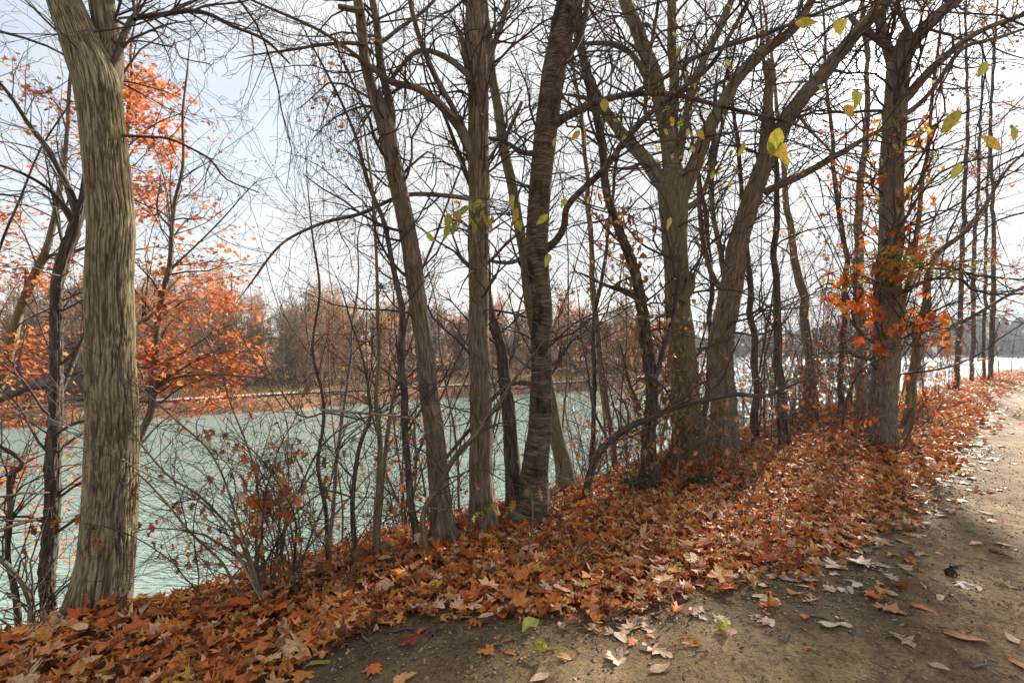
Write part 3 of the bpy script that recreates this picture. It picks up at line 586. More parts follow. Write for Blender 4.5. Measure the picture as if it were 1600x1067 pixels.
def scattered():
    # lone leaves lying on the dirt: px, py, shape, size, material, label
    L = [(830, 988, 'OVAL', .15, 'yellow', 'curled bright yellow leaf on the dirt at the foot of the leaf carpet'),
         (848, 1026, 'OVAL', .12, 'yellow', 'narrow yellow green leaf below the curled bright yellow one'),
         (845, 1062, 'OVAL', .13, 'pale_leaf', 'pale tan leaf cut by the bottom edge of the picture'),
         (752, 955, 'OVAL', .11, 'yellow', 'upright yellow green leaf at the ragged lower edge of the leaf carpet'),
         (716, 968, 'OVAL', .10, 'yellow', 'yellow leaf left of the upright yellow green one'),
         (1131, 984, 'OVAL', .16, 'yellow', 'long rolled yellow green leaf alone on the dirt'),
         (1092, 917, 'OVAL', .10, 'pale_leaf', 'small cream leaf at the edge of the leaf carpet'),
         (1023, 1017, 'OAK', .17, 'pale_leaf', 'pale grey oak leaf with deep pointed lobes on the path'),
         (1293, 981, 'OVAL', .12, 'pale_leaf', 'cream oval leaf lying flat in the middle of the path'),
         (1500, 915, 'OAK', .16, 'pale_leaf', 'white star shaped oak leaf beside the small dark cone'),
         (1567, 914, 'OAK', .15, 'pale_leaf', 'white star shaped oak leaf near the right edge of the picture'),
         (1529, 923, 'OVAL', .07, 'litter', 'small reddish leaf between the two white oak leaves'),
         (1357, 930, 'OVAL', .12, 'pale_leaf', 'pale round leaf pressed into the dirt, part of a loose cluster'),
         (1328, 925, 'OVAL', .11, 'pale_leaf', 'pale round leaf left in the loose cluster pressed into the dirt'),
         (1340, 918, 'OVAL', .10, 'pale_leaf', 'uppermost pale leaf of the loose cluster pressed into the dirt'),
         (1392, 930, 'OVAL', .10, 'pale_leaf', 'rightmost pale leaf of the loose cluster pressed into the dirt'),
         (1388, 955, 'OAK', .19, 'pale_leaf', 'large tan trampled leaf under the loose cluster of pale ones'),
         (1505, 998, 'OVAL', .20, 'litter', 'long flattened brown leaf on the dark dirt'),
         (1410, 1002, 'OAK', .15, 'pale_leaf', 'torn tan leaf left of the long flattened brown one'),
         (1440, 951, 'OVAL', .13, 'litter', 'thin brown leaf right of the large trampled one'),
         (1258, 966, 'OVAL', .10, 'litter', 'small pinkish leaf above the cream oval one'),
         (1194, 968, 'OVAL', .10, 'litter', 'small brown leaf right of the rolled yellow green one'),
         (1525, 850, 'OVAL', .12, 'pale_leaf', 'small white leaf in the sunlit part of the path'),
         (1445, 820, 'OVAL', .12, 'pale_leaf', 'pale leaf where the path meets the leaf carpet'),
         (1398, 805, 'OVAL', .15, 'yellow', 'pale yellow leaf at the margin of the leaf carpet'),
         (1360, 886, 'OAK', .17, 'pale_leaf', 'cream oak leaf with spread lobes just off the leaf carpet'),
         (1335, 880, 'MAPLE', .18, 'pale_leaf', 'tan maple leaf touching the cream oak leaf'),
         (1300, 885, 'MAPLE', .17, 'pale_leaf', 'pale maple leaf left of the tan one'),
         (1255, 918, 'OVAL', .10, 'litter', 'brown leaf under the row of pale maple leaves'),
         (1213, 940, 'OVAL', .06, 'pale_leaf', 'tiny white round leaf under the row of pale maple leaves'),
         (1375, 850, 'MAPLE', .16, 'pale_leaf', 'pale maple leaf on the dark strip beside the leaf carpet'),
         (1543, 804, 'OVAL', .14, 'yellow', 'greenish leaf flat on the sunlit path'),
         (1582, 1004, 'OVAL', .10, 'pale_leaf', 'pale leaf at the lower right corner of the path'),
         (1592, 1042, 'OVAL', .12, 'litter', 'brown leaf at the lower right corner of the path'),
         (1465, 1045, 'OVAL', .09, 'pale_leaf', 'small pale leaf left of the grey forked twig'),
         (880, 1030, 'OVAL', .08, 'litter', 'brown leaf right of the narrow yellow green one'),
         (960, 1033, 'MAPLE', .11, 'litter', 'reddish maple leaf left of the pale grey oak leaf'),
         (500, 1040, 'OVAL', .13, 'yellow', 'pale yellow pointed leaf on mossy dirt beside the leaf carpet'),
         (470, 1062, 'MAPLE', .12, 'litter', 'rust maple leaf below the pale yellow pointed one'),
         (585, 1050, 'MAPLE', .11, 'litter', 'brown maple leaf on mossy dirt near the bottom edge'),
         (632, 1062, 'MAPLE', .11, 'litter', 'orange brown maple leaf cut by the bottom edge'),
         (600, 975, 'MAPLE', .13, 'litter', 'rust maple leaf on the dark soil patch'),
         (525, 985, 'MAPLE', .13, 'litter', 'brown maple leaf left of the dark soil patch'),
         (640, 1005, 'MAPLE', .12, 'orange', 'orange red maple leaf in the middle of the mossy dirt'),
         (1030, 1050, 'OVAL', .12, 'pale_leaf', 'tan leaf below the pale grey oak leaf')]
    shp = dict(OVAL=OVAL, OAK=OAK, MAPLE=MAPLE)
    for i, (px, py, sh, sz, m, lab) in enumerate(L):
        rng = np.random.default_rng(900 + i); Y = hit(px, py, 2.6); x = (px - 800) / F * Y
        me = leaf_mesh('fallen_leaf', [leaves(shp[sh], np.zeros((1, 3)), np.array([[rng.normal(0, .12), rng.normal(0, .12), 1.]]), np.array([sz]), rng, .22 if 'rolled' not in lab and 'curled' not in lab else .7)], M[m])
        o = link('fallen_leaf', me, None, (x, Y, g1(x, Y) + .014 + (.02 if 'olled' in lab or 'urled' in lab else 0))); tag(o, lab, 'leaf', 'single leaves lying on the path')
    S = [(1110, 925, 1021, 965, 5, 'forked grey stick across the margin of the leaf carpet'), (1350, 865, 1395, 848, 6, 'grey stick where the leaf carpet ends'),
         (1485, 887, 1497, 886, 6, 'short dark stick on the middle of the path'), (1520, 1050, 1555, 1038, 5, 'grey forked twig at the lower right of the path'),
         (1262, 965, 1340, 990, 4, 'long thin dark twig crossing the path'), (1220, 1005, 1238, 998, 5, 'short brown twig left of the cream oval leaf'),
         (600, 990, 665, 985, 7, 'crooked pale stick on the dark soil patch'), (545, 960, 575, 1005, 5, 'dark twig at the left of the dark soil patch'),
         (670, 1000, 700, 960, 5, 'dark twig at the right of the dark soil patch'), (1545, 860, 1575, 872, 5, 'thin stick near the right edge of the sunlit path'),
         (1170, 850, 1090, 835, 6, 'bare stick lying on the leaf carpet'), (760, 1018, 800, 1003, 5, 'thin twig on mossy dirt by the bottom edge'),  (1370, 855, 1300, 838, 6, 'long stick half under pale leaves')]
    for i, (a, b, c, d, w, lab) in enumerate(S):
        if i == 0: a, b, c, d = 1022, 965, 1060, 925
        rng = np.random.default_rng(60 + i); y1 = hit(a, b, 3); y2 = hit(c, d, 3); A = np.array([(a - 800) / F * y1, y1]); B = np.array([(c - 800) / F * y2, y2])
        n = 7; P = np.array([[*(A + (B - A) * u)] for u in np.linspace(0, 1, n)]) + rng.normal(0, .012, (n, 2)); z = ground(P[:, 0], P[:, 1]) + .012; rr = w / F * y1 * .42 * np.linspace(1, .6, n)
        P3 = np.column_stack([P, z]); pl = [(P3, rr)]
        if 'orked' in lab: q = P3[3]; dv = np.array([(B - A)[1], -(B - A)[0]]) * .3; pl.append((np.array([q, q + [*(dv * .5), .01], q + [*(dv + (B - A) * .3), .0]]), np.array([rr[3] * .8, rr[3] * .6, rr[3] * .4])))
        V, Q, Bk = tubes(pl, 7); V = V - P3[0]; o = link('stick', mesh('stick', V, [Q], M['grey'] if i % 2 else M['twig'], True, {'bk': Bk}), None, tuple(P3[0])); tag(o, lab, 'stick')
    # small dark cone
    Y = hit(1486, 901, 3); x = (1486 - 800) / F * Y; th = []; V = []; Fc = []; e = (x, Y, g1(x, Y) + .02)
    for k in range(90):
        u = k / 90; a = k * 2.4; r0 = .026 * math.sin(math.pi * (.12 + .82 * u)); c = np.array([r0 * math.cos(a), (u - .5) * .075, r0 * math.sin(a)]); o_ = np.array([math.cos(a), .6, math.sin(a)]) * .011; sd = np.array([-math.sin(a), 0, math.cos(a)]) * .008
        b = len(V); V += [c - sd, c + sd, c + o_]; Fc.append([b, b + 1, b + 2]); V += [c + o_ * .8 - sd * .7, c + o_ * .8 + sd * .7]; Fc.append([b, b + 3, b + 4]); Fc.append([b, b + 4, b + 1])
    tag(link('pine_cone', mesh('pine_cone', np.array(V), [np.array(Fc)], M['cone'], False), None, e), 'small dark cone lying on the path beside a white oak leaf', 'pine cone')
    # pebbles
    rng = np.random.default_rng(8); N = 34000; s = rng.uniform(-1, 7.5, N); t = rng.uniform(-2.3, 3.3, N); x, y = xy(s, t); k = (y > 1.2) & (t < edge(s) + .1) & ((rng.random(N) < .3) | (fbm(x * 1.5, y * 1.5, 8, 3) > .0)); x, y = x[k], y[k]; N = len(x)
    D = np.array([[1, 0, 0], [-1, 0, 0], [0, 1, 0], [0, -1, 0], [0, 0, .6], [0, 0, -.6]]); Fo = np.array([[0, 2, 4], [2, 1, 4], [1, 3, 4], [3, 0, 4], [2, 0, 5], [1, 2, 5], [3, 1, 5], [0, 3, 5]])
    sz = .0028 + .010 * rng.random(N) ** 4; V = D[None] * sz[:, None, None] * rng.uniform(.7, 1.4, (N, 6, 1)) + np.stack([x, y, ground(x, y) + .004], -1)[:, None]
    tag(link('gravel', mesh('gravel', V.reshape(-1, 3), [(Fo[None] + (np.arange(N) * 6)[:, None, None]).reshape(-1, 3)], M['stone'])), 'fine gravel scattered over the dirt path', 'gravel', kind='stuff')
scattered()
def twig_bits():
    rng = np.random.default_rng(21); pl = []
    while len(pl) < 1100:
        s = rng.uniform(-1, 9); t = rng.uniform(-2, 3.2); x, y = xy(s, t)
        if y < 1.3 or t > edge(s) + .2: continue
        if rng.random() > .25 + .75 * float(sm(-1.0, 0, t - edge(s))): continue
        a = rng.uniform(0, 6.28); L = rng.uniform(.015, .11); b = a + rng.normal(0, .5); q = np.array([[x, y], [x + math.cos(a) * L * .5, y + math.sin(a) * L * .5], [x + math.cos(a) * L * .5 + math.cos(b) * L * .5, y + math.sin(a) * L * .5 + math.sin(b) * L * .5]])
        pl.append((np.column_stack([q, ground(q[:, 0], q[:, 1]) + .004]), np.array([1, .9, .6]) * rng.uniform(.0012, .003)))
    V, Q, B = tubes(pl, 3); tag(link('twig_litter', mesh('twig_litter', V, [Q], M['twig'], True, {'bk': B})), 'broken bits of twig strewn over the dirt path', 'twig litter', kind='stuff')
twig_bits()
# ------------------------------------------------------------------ trees
RS = .9; BASES = []
def stem(pts, Y, dY=0.0, step=.06, ground_it=True, wob=.004, sd=0):
    pts = list(pts); n = len(pts); Q = []; rad = []
    for i, (px, py, w) in enumerate(pts):
        y = Y + dY * i / max(1, n - 1); Q.append(at(px, py, y)); rad.append(w / 2 / F * y * (y / math.hypot(Q[-1].x, y)) * RS)
    if ground_it:
        g = g1(Q[0].x, Q[0].y); b = Vector(Q[0]); d = (Q[0] - Q[1]); d.z = 0
        if Q[0].z > g + .1: b = Vector((Q[0].x + d.x * .8, Q[0].y, g1(Q[0].x + d.x * .8, Q[0].y)))
        Q.insert(0, Vector((b.x + d.x * .2, b.y, min(b.z, g) - .35))); rad.insert(0, rad[0] * 1.08)
    P, r = cat(Q, rad, step)
    m = len(r); i = np.arange(m); L = i * step
    w = np.minimum(1, i / 6) * wob
    P = P + np.stack([noise(L * 2.2 + sd, sd * 3.1 + 1), noise(L * 2.2 + sd, sd * 1.7 + 9), 0 * L], -1) * w[:, None] * (3 + r[:, None] * 20)
    return P, r
def tree(name, label, cat_, trunk, Y, mat, limbs=(), bark='plain', sides=28, dY=0, flare=.5, seed=1, auto=None, limb_auto=None, twig='twig', step=.05, group=None, amp=1, Yh=None, extra=None, tip=False):
    """trunk: pixel polyline; limbs: list of (polyline, Yoffset start, dY)"""
    if Y is None: Y = hit(trunk[0][0], trunk[0][1], Yh)
    if trunk[-1][1] > -20: a, b = trunk[-2], trunk[-1]; trunk = list(trunk) + [(b[0] + (b[0] - a[0]) * .8, b[1] + (b[1] - a[1]) * .8, b[2] * .45), (b[0] + (b[0] - a[0]) * 1.5, b[1] + (b[1] - a[1]) * 1.4, .8)]
    P, r = stem(trunk, Y, dY, step, True, .004 if sides > 20 else .011, seed); base = (float(P[0, 0]), float(P[0, 1]), float(P[0, 2]) + .35)
    e = tag(empty(name, base), label, cat_, group); rng = np.random.default_rng(seed * 7 + 3)
    link('trunk', trunk_mesh('trunk', P, r, sides, M[mat], bark, flare, seed, amp), e); BASES.append((base[0], base[1], float(r[min(9, len(r) - 1)])))
    out = []; st_ = [(P, r)]
    for lp in limbs:
        pl, y0, dy = lp; pl = list(pl)
        if -10 < pl[-1][0] < 1610 and pl[-1][1] > -10 and pl[-1][2] < 9: a, b = pl[-2], pl[-1]; pl.append((b[0] + (b[0] - a[0]) * .7, b[1] + (b[1] - a[1]) * .7 + 4, .8))
        LP, lr = stem(pl, Y + y0, dy, .05, False, .006, seed + len(st_)); st_.append((LP, lr))
        link('branch', trunk_mesh('branch', LP, lr, 90 if bark == 'furrow' else max(8, min(22, int(lr[0] * 220))), M[mat], bark, 0, seed + len(st_), amp * .6), e)
    if auto:
        a = dict(auto); sprout(rng, P, r, out, **a)
    for LP, lr in st_[1:]:
        a = dict(n=max(5, int(len(lr) * .05 * 5.0)), lo=.12, hi=1, L=(.4, 1.4), lev=2); a.update(limb_auto or {})
        if 'per' in a: a['n'] = int(len(lr) * .05 * a.pop('per'))
        sprout(rng, LP, lr, out, **a)
    if extra: extra(e, P, r, rng, out)
    if out: twig_objs(out, M[twig], e)
    return e, P, r, out
TW = dict(dens=4.0, wig=.17)
def leaf_on(e, out, rng, n, mat, size=(.06, .09), shape=MAPLE, box=None, name='leaves', jit=.03, lev=1, hang=False):
    """leaves along twigs, optionally only inside a pixel box"""
    pts = np.concatenate([p[1:] for p, r, l in out if l <= lev])
    if box is not None:
        px = 800 + pts[:, 0] / pts[:, 1] * F; py = HOR - (pts[:, 2] - EYE) / pts[:, 1] * F; k = (px > box[0]) & (px < box[2]) & (py > box[1]) & (py < box[3]); pts = pts[k]
        if len(pts) < 3: return
    c = pts[rng.integers(0, len(pts), n)] + rng.normal(0, jit, (n, 3)); nr = rng.normal(0, .55, (n, 3)) + ([0, 0, 1] if not hang else [0, -.8, .2])
    o = link(name, leaf_mesh(name, [leaves(shape, c, nr, rng.uniform(*size, n), rng, .3, droop=(0, 0, -1) if hang else (.0, 0, -.3))], M[mat]), e); o['kind'] = 'stuff'
def tier(e, P, out, rng, px, py, rx, ry, Y, n, mat='orange', size=(.05, .085), dy=.6, flat=.085):
    """a spray of leaves in tilted tiers on its own small branch off stem P"""
    c = np.array(at(px, py, Y)); i = int(np.argmin(np.linalg.norm(P - (c + [0, 0, -.4]), axis=1))); a = P[i]; RX = rx / F * Y; RZ = ry / F * Y
    mid = (a + c) / 2 + [0, 0, .08]; B, br = cat([a, mid, c], [.012, .009, .005], .12); out.append((B, br, 2))
    lv = []; per = max(3, int(RZ * 2 / .16)); loc = []
    for k in range(per):
        zc = c[2] - RZ + (k + .5) * 2 * RZ / per; w = math.sqrt(max(.1, 1 - ((zc - c[2]) / RZ) ** 2)) * RX
        for q in range(max(3, int(w * 9))):
            x0 = c[0] + rng.uniform(-w, w) * .8; y0 = c[1] + rng.uniform(-dy, dy); st0 = c + rng.normal(0, .06, 3) * [RX * 3, 1, RZ * 3]; en = np.array([x0, y0, zc])
            m = (st0 + en) / 2 + rng.normal(0, .06, 3); T, tr = cat([st0, m, en, en + (en - m) * .35 + [0, 0, -.05]], [.0035, .0028, .002, .0012], .12); out.append((T, tr, 0)); loc.append(T[len(T) // 3:])
    L = np.concatenate(loc); cc = L[rng.integers(0, len(L), n)] + rng.normal(0, flat, (n, 3)) * [1.3, 1.3, .7]
    cc = cc[:int(n * .62)]; n = len(cc); return leaves(MAPLE2, cc, rng.normal(0, .5, (n, 3)) + [0, .1, 1], rng.uniform(*size, n), rng, .3, droop=(0, -.2, -.35))
# --- 1 the big furrowed tree at the left
def x1(e, P, r, rng, out):
    # small snag in the crotch
    for pts in ([(146, 150, 13), (166, 118, 15), (184, 90, 15), (189, 68, 13), (200, 45, 12), (211, 31, 11), (250, 26, 9), (300, 18, 8), (330, 24, 7), (360, 40, 6), (410, 62, 5), (450, 100, 3)],
                [(211, 31, 7), (209, 10, 6), (204, -30, 5)], [(300, 18, 4), (330, 8, 4), (380, 2, 3), (420, -10, 2)],
                [(192, 212, 6), (225, 214, 5), (265, 217, 5), (300, 232, 4), (330, 250, 4), (352, 280, 3), (400, 300, 2)],
                [(190, 68, 4), (220, 65, 3), (265, 72, 3), (270, 62, 2), (280, 88, 2), (330, 100, 2)]):
        LP, lr = stem(pts, 3.6, .5, .05, False, .01, len(out) + 3); link('branch', trunk_mesh('branch', LP, lr, 9, M['dark'], 'plain', 0, 3, .5), e)
        sprout(rng, LP, lr, out, int(len(lr) * .45), .1, 1, (.25, .9), 2, .0, .5, (.5, 1.2), dens=5, wig=.2, seg=.1)
RS = 1.0
tree('forked_tree', 'thickest trunk, deeply furrowed olive bark, forking at the top left', 'tree',
     [(153, 968, 116), (158, 930, 104), (164, 860, 92), (170, 750, 89), (172, 600, 82), (175, 500, 77), (173, 400, 76), (168, 300, 75), (158, 200, 73), (147, 125, 76), (128, 60, 66), (104, 0, 58), (76, -80, 50), (20, -240, 40)], None, 'furrow',
     [([(160, 260, 40), (163, 190, 44), (164, 120, 46), (164, 60, 44), (161, 0, 42), (166, -90, 36), (185, -260, 28)], .03, .2)],
     bark='furrow', sides=250, flare=.22, seed=2, step=.024, Yh=3.6, limb_auto=dict(per=3, L=(.3, 1)), extra=x1)
RS = .9
# --- 2 dark crooked tree behind it
tree('crooked_tree', 'dark crooked trunk at the left edge, just left of the thickest trunk', 'tree',
     [(72, 985, 32), (75, 900, 32), (80, 800, 31), (85, 700, 29), (87, 600, 25), (86, 520, 24), (89, 450, 24), (99, 400, 25), (113, 360, 24), (122, 325, 20)], None, 'dark',
     [([(120, 330, 17), (106, 290, 14), (76, 235, 12), (46, 195, 11), (20, 155, 9), (0, 130, 8), (-50, 70, 7)], 0, -.3), ([(114, 350, 12), (82, 300, 9), (40, 272, 7), (0, 258, 6), (-60, 240, 5)], 0, -.5),
      ([(122, 330, 11), (128, 290, 8), (135, 240, 7), (120, 190, 5), (128, 130, 4)], 0, .4), ([(88, 625, 13), (108, 580, 12), (132, 525, 10), (150, 470, 8), (175, 400, 6)], .05, .6), ([(82, 600, 18), (45, 606, 16), (0, 625, 14), (-50, 640, 12)], .05, .5),
      ([(84, 680, 7), (120, 660, 6), (160, 650, 5), (200, 630, 4)], -.2, -.2)], bark='rough', sides=64, seed=3, step=.02, Yh=4.2, auto=dict(n=16, lo=.35, hi=1, L=(.4, 1.2), lev=2, **TW), limb_auto=dict(per=7, L=(.3, 1.0)), amp=1.3)
# --- 3 leaning trunk at far left with orange sprays
def x3(e, P, r, rng, out):
    b = [tier(e, P, out, rng, *a) for a in ((40, 420, 60, 40, 6.4, 500), (50, 560, 75, 55, 6.4, 620), (20, 340, 60, 30, 6.8, 240), (40, 745, 70, 60, 6.2, 480), (80, 830, 40, 50, 6.2, 110), (85, 160, 48, 28, 6.6, 260), (95, 220, 55, 30, 6.6, 150), (15, 640, 60, 40, 6.3, 260))]
    o = link('leaves', leaf_mesh('leaves', b, M['orange']), e); o['kind'] = 'stuff'
tree('leaning_tree', 'thin leaning trunk with sprays of orange leaves at the far left edge', 'tree',
     [(-30, 700, 26), (-8, 620, 24), (12, 560, 22), (32, 490, 19), (55, 430, 17), (76, 380, 14), (92, 300, 11), (105, 200, 8), (112, 90, 6)], 6.5, 'mossy', [([(55, 430, 9), (80, 400, 8), (115, 395, 7), (150, 380, 5)], 0, .3)], seed=4, sides=24, auto=dict(n=20, lo=.4, hi=1, L=(.5, 1.3), lev=2), extra=x3)
# --- 4 oak behind the thickest trunk
def x5(e, P, r, rng, out):
    b = [tier(e, P, out, rng, *a) for a in ((222, 150, 40, 60, 7, 1000), (235, 215, 42, 42, 7, 620), (213, 300, 26, 42, 7, 640), (200, 110, 25, 30, 7, 150), (290, 175, 60, 14, 6.6, 60))]
    o = link('leaves', leaf_mesh('leaves', b, M['orange']), e); o['kind'] = 'stuff'
tree('maple_tree', 'slender tree with bright orange foliage showing behind the thickest trunk', 'tree',
     [(190, 800, 18), (186, 650, 17), (182, 500, 15), (186, 350, 12), (195, 220, 9), (205, 90, 5)], 7.1, 'dark', seed=5, sides=16, auto=dict(n=16, lo=.4, hi=1, L=(.4, 1.0), lev=2), extra=x5)
# --- 5 leaning sapling right of the big trunk, orange foliage
def x4(e, P, r, rng, out):
    b = [tier(e, P, out, rng, *a) for a in ((290, 400, 60, 45, 5.9, 260), (330, 460, 60, 40, 6.2, 300), (270, 500, 50, 40, 5.6, 260), (330, 590, 80, 45, 6.0, 720), (270, 560, 50, 30, 5.6, 260), (370, 545, 45, 28, 6.2, 260), (250, 440, 30, 40, 5.6, 120), (310, 340, 45, 35, 6.0, 110), (290, 640, 50, 20, 6.0, 60))]
    o = link('leaves', leaf_mesh('leaves', b, M['orange']), e); o['kind'] = 'stuff'
tree('maple_sapling', 'thin leaning sapling with orange leaf sprays between thickest trunk and river', 'sapling',
     [(196, 860, 18), (205, 780, 17), (216, 690, 15), (236, 635, 14), (249, 560, 13), (257, 480, 12), (268, 415, 10), (271, 330, 8), (282, 270, 6), (286, 200, 5), (291, 130, 4)], 5.4, 'brown',
     [([(216, 505, 9), (240, 492, 8), (263, 475, 6)], 0, 0), ([(268, 420, 5), (300, 390, 4), (350, 340, 3), (385, 300, 2)], 0, .2), ([(240, 610, 6), (275, 590, 5), (330, 585, 4), (400, 590, 3)], 0, .4), ([(272, 360, 5), (245, 330, 4), (248, 290, 3)], 0, 0)],
     seed=6, sides=20, auto=dict(n=26, lo=.35, hi=1, L=(.4, 1.2), lev=2), extra=x4)
# --- 6 twin trunk
tree('twin_stem_tree', 'straight olive grey trunk splitting in two high up, base at crest of leafy bank', 'tree',
     [(697, 850, 46), (692, 815, 38), (680, 700, 34), (668, 600, 33), (655, 500, 32), (643, 400, 30), (628, 320, 29), (613, 250, 30), (604, 200, 28)], None, 'brown',
     [([(608, 235, 22), (598, 195, 21), (585, 150, 20), (572, 90, 19), (563, 30, 18), (555, -20, 17), (530, -180, 13)], 0, .1), ([(612, 240, 16), (609, 195, 16), (602, 140, 15), (592, 80, 14), (583, 20, 13), (577, -30, 12), (568, -160, 10)], .05, .3),
      ([(570, 70, 8), (540, 68, 7), (500, 70, 6), (450, 78, 5), (400, 85, 3)], 0, -.4), ([(590, 70, 8), (620, 50, 7), (660, 20, 6), (700, -30, 5)], 0, .4), ([(566, 18, 13), (548, 14, 11), (530, 10, 10)], 0, -.2), ([(562, -5, 9), (540, 0, 7), (520, -2, 6)], 0, -.2)],
     seed=7, sides=52, step=.03, Yh=5, amp=1.2, auto=dict(n=14, lo=.45, hi=1, L=(.5, 1.4), lev=2, **TW), limb_auto=dict(per=4, L=(.4, 1.3)))
# --- 7 straight trunk with long left limbs, weeping twigs
def x7(e, P, r, rng, out):
    for q in range(60):
        px = rng.uniform(425, 585); py = rng.uniform(20, 190); y = 5.4 + rng.normal(0, .35); p = np.array(at(px, py, y)); n = 9; L = rng.uniform(.7, 2.3); d = np.array([rng.normal(0, .15), rng.normal(0, .1), -1.]); pts = [p]
        for i in range(n): d = unit(d + rng.normal(0, .2, 3) + [0, 0, -.12]); pts.append(pts[-1] + d * L / n)
        out.append((np.array(pts), np.linspace(.0035, .0012, n + 1), 1))
    leaf_on(e, out, rng, 90, 'seed', (.045, .085), OAK, (470, 60, 600, 260)); leaf_on(e, out, rng, 700, 'seed', (.018, .035), TINY, (400, 0, 1000, 500), 'seeds')
tree('limbed_tree', 'straight brown trunk with long arching limbs reaching left over the river', 'tree',
     [(757, 828, 54), (755, 785, 43), (752, 700, 39), (750, 600, 37), (750, 500, 35), (749, 400, 35), (748, 300, 36), (746, 200, 35), (745, 100, 35), (743, 0, 33), (742, -170, 29)], None, 'brown',
     [([(742, 250, 20), (724, 212, 18), (700, 180, 16), (672, 150, 14), (645, 135, 12), (612, 128, 11), (578, 105, 9), (545, 80, 7), (500, 50, 6), (440, 20, 5), (395, 0, 4)], 0, -.8),
      ([(738, 235, 11), (712, 180, 10), (685, 130, 10), (662, 75, 9), (648, 30, 8), (635, -40, 7)], 0, -.3), ([(742, 312, 8), (700, 306, 8), (650, 304, 8), (610, 312, 7), (560, 335, 7), (500, 350, 6), (440, 378, 5), (400, 430, 4)], -.1, -.4),
      ([(752, 115, 11), (772, 70, 10), (785, 30, 9), (800, -30, 8)], 0, .2), ([(733, 130, 11), (728, 90, 10), (722, 55, 9), (712, 40, 5)], 0, .1), ([(735, 120, 12), (705, 95, 11), (668, 80, 9), (640, 88, 8), (600, 140, 6), (570, 190, 4)], .1, .4),
      ([(745, 25, 14), (725, 0, 12), (700, -30, 10)], 0, 0), ([(745, 420, 5), (720, 400, 4), (690, 330, 3), (660, 300, 2)], -.1, -.3)],
     seed=8, sides=52, step=.03, Yh=5.6, amp=1.2, auto=dict(n=26, lo=.3, hi=1, L=(.5, 1.5), lev=2, **TW), limb_auto=dict(per=8, L=(.3, 1.2), up=-.01), extra=x7)
# --- 8 cherry
LARGE = []
def big_leaves(e, P, rng, out, spots, mat='yellow', size=(.07, .10), shape=OVAL, reach=.35, name='leaf'):
    """leaves large enough to be picked out one by one, each hanging from its own twig"""
    al = np.concatenate([p for p, r, l in out] + [P])
    for px, py, y in spots:
        c = np.array(at(px, py, y)); i = int(np.argmin(np.linalg.norm(al - c, axis=1))); a = al[i]; top = c + [0, 0, .045]
        m = (a + top) / 2 + rng.normal(0, .02, 3) + [0, 0, .05]; T, tr = cat([a, m, top, c + [0, 0, .03]], [.0038, .003, .0024, .0018], .06); out.append((T, tr, 0))
        s = rng.uniform(*size); v = leaves(shape, np.zeros((1, 3)), np.array([[rng.normal(0, .6), -1., rng.normal(.2, .4)]]), np.array([s]), rng, .35, droop=(rng.normal(0, .5), 0, -1))
        o = link(name, leaf_mesh(name, [v], M[mat]), e, tuple(c - np.array(e.location)))
def x8(e, P, r, rng, out):
    j = lambda L, y: [(a, b, y + rng.normal(0, .15)) for a, b in L]
    big_leaves(e, P, rng, out, j([(848, 342), (810, 352), (800, 315), (882, 318), (912, 208), (945, 165), (867, 222), (900, 212), (1095, 210), (805, 335), (856, 405), (1160, 232), (1045, 348)], 3.6), size=(.09, .14))
    big_leaves(e, P, rng, out, j([(738, 322), (752, 335), (745, 345), (760, 348), (735, 340), (748, 318), (768, 345), (710, 355), (698, 362), (715, 338), (742, 352), (755, 322), (672, 370), (725, 330), (700, 345)], 4.3), size=(.08, .14))
    big_leaves(e, P, rng, out, j([(1055, 55), (1070, 70), (1060, 80), (1050, 190), (1062, 195), (1040, 205), (1075, 205), (1050, 245), (1065, 245), (1085, 135), (1130, 183), (1140, 12), (1065, 190), (1082, 232), (1090, 150), (975, 215), (960, 190)], 4.6), size=(.05, .09))
tree('cherry_tree', 'dark cherry trunk ringed with pale horizontal lines, curving up in the middle', 'tree',
     [(822, 818, 74), (832, 775, 54), (840, 700, 43), (845, 600, 37), (848, 500, 35), (843, 440, 35), (838, 390, 37), (842, 320, 37), (848, 250, 38), (858, 180, 39), (868, 110, 40), (878, 50, 40), (888, 0, 40), (903, -70, 38), (935, -220, 33)], None, 'cherry',
     [([(862, 195, 22), (885, 182, 15), (930, 160, 12), (985, 147, 10), (1040, 147, 9), (1100, 160, 8), (1200, 185, 6), (1260, 200, 4)], 0, -.3), ([(848, 392, 18), (868, 378, 13), (884, 355, 12), (888, 325, 11), (905, 300, 11), (950, 255, 11), (975, 220, 10), (1010, 180, 10), (1060, 140, 9), (1110, 100, 8), (1165, 10, 7), (1180, -40, 6)], 0, -1.0),
      ([(1008, 178, 7), (1012, 110, 7), (1018, 60, 6), (1026, 0, 6), (1030, -40, 5)], -.45, -.1), ([(950, 255, 4), (1010, 225, 4), (1100, 215, 4), (1180, 205, 3), (1300, 240, 2)], -.4, -.3), ([(880, 95, 14), (905, 60, 12), (915, 20, 10), (925, -40, 9)], 0, .2),
      ([(838, 240, 12), (815, 238, 9), (790, 222, 7), (760, 215, 5)], -.05, .2), ([(985, 147, 6), (1040, 120, 8), (1100, 85, 8), (1200, 50, 8), (1300, 12, 7), (1400, -30, 6)], -.15, .5), ([(835, 600, 8), (800, 600, 7), (770, 625, 7), (735, 670, 6), (700, 712, 6)], -.05, -.3)],
     bark='cherry', seed=9, sides=56, step=.018, Yh=5.2, flare=.2, auto=dict(n=22, lo=.35, hi=1, L=(.4, 1.2), lev=2, **TW), limb_auto=dict(per=6, L=(.3, 1.0)), extra=x8, amp=1.4)
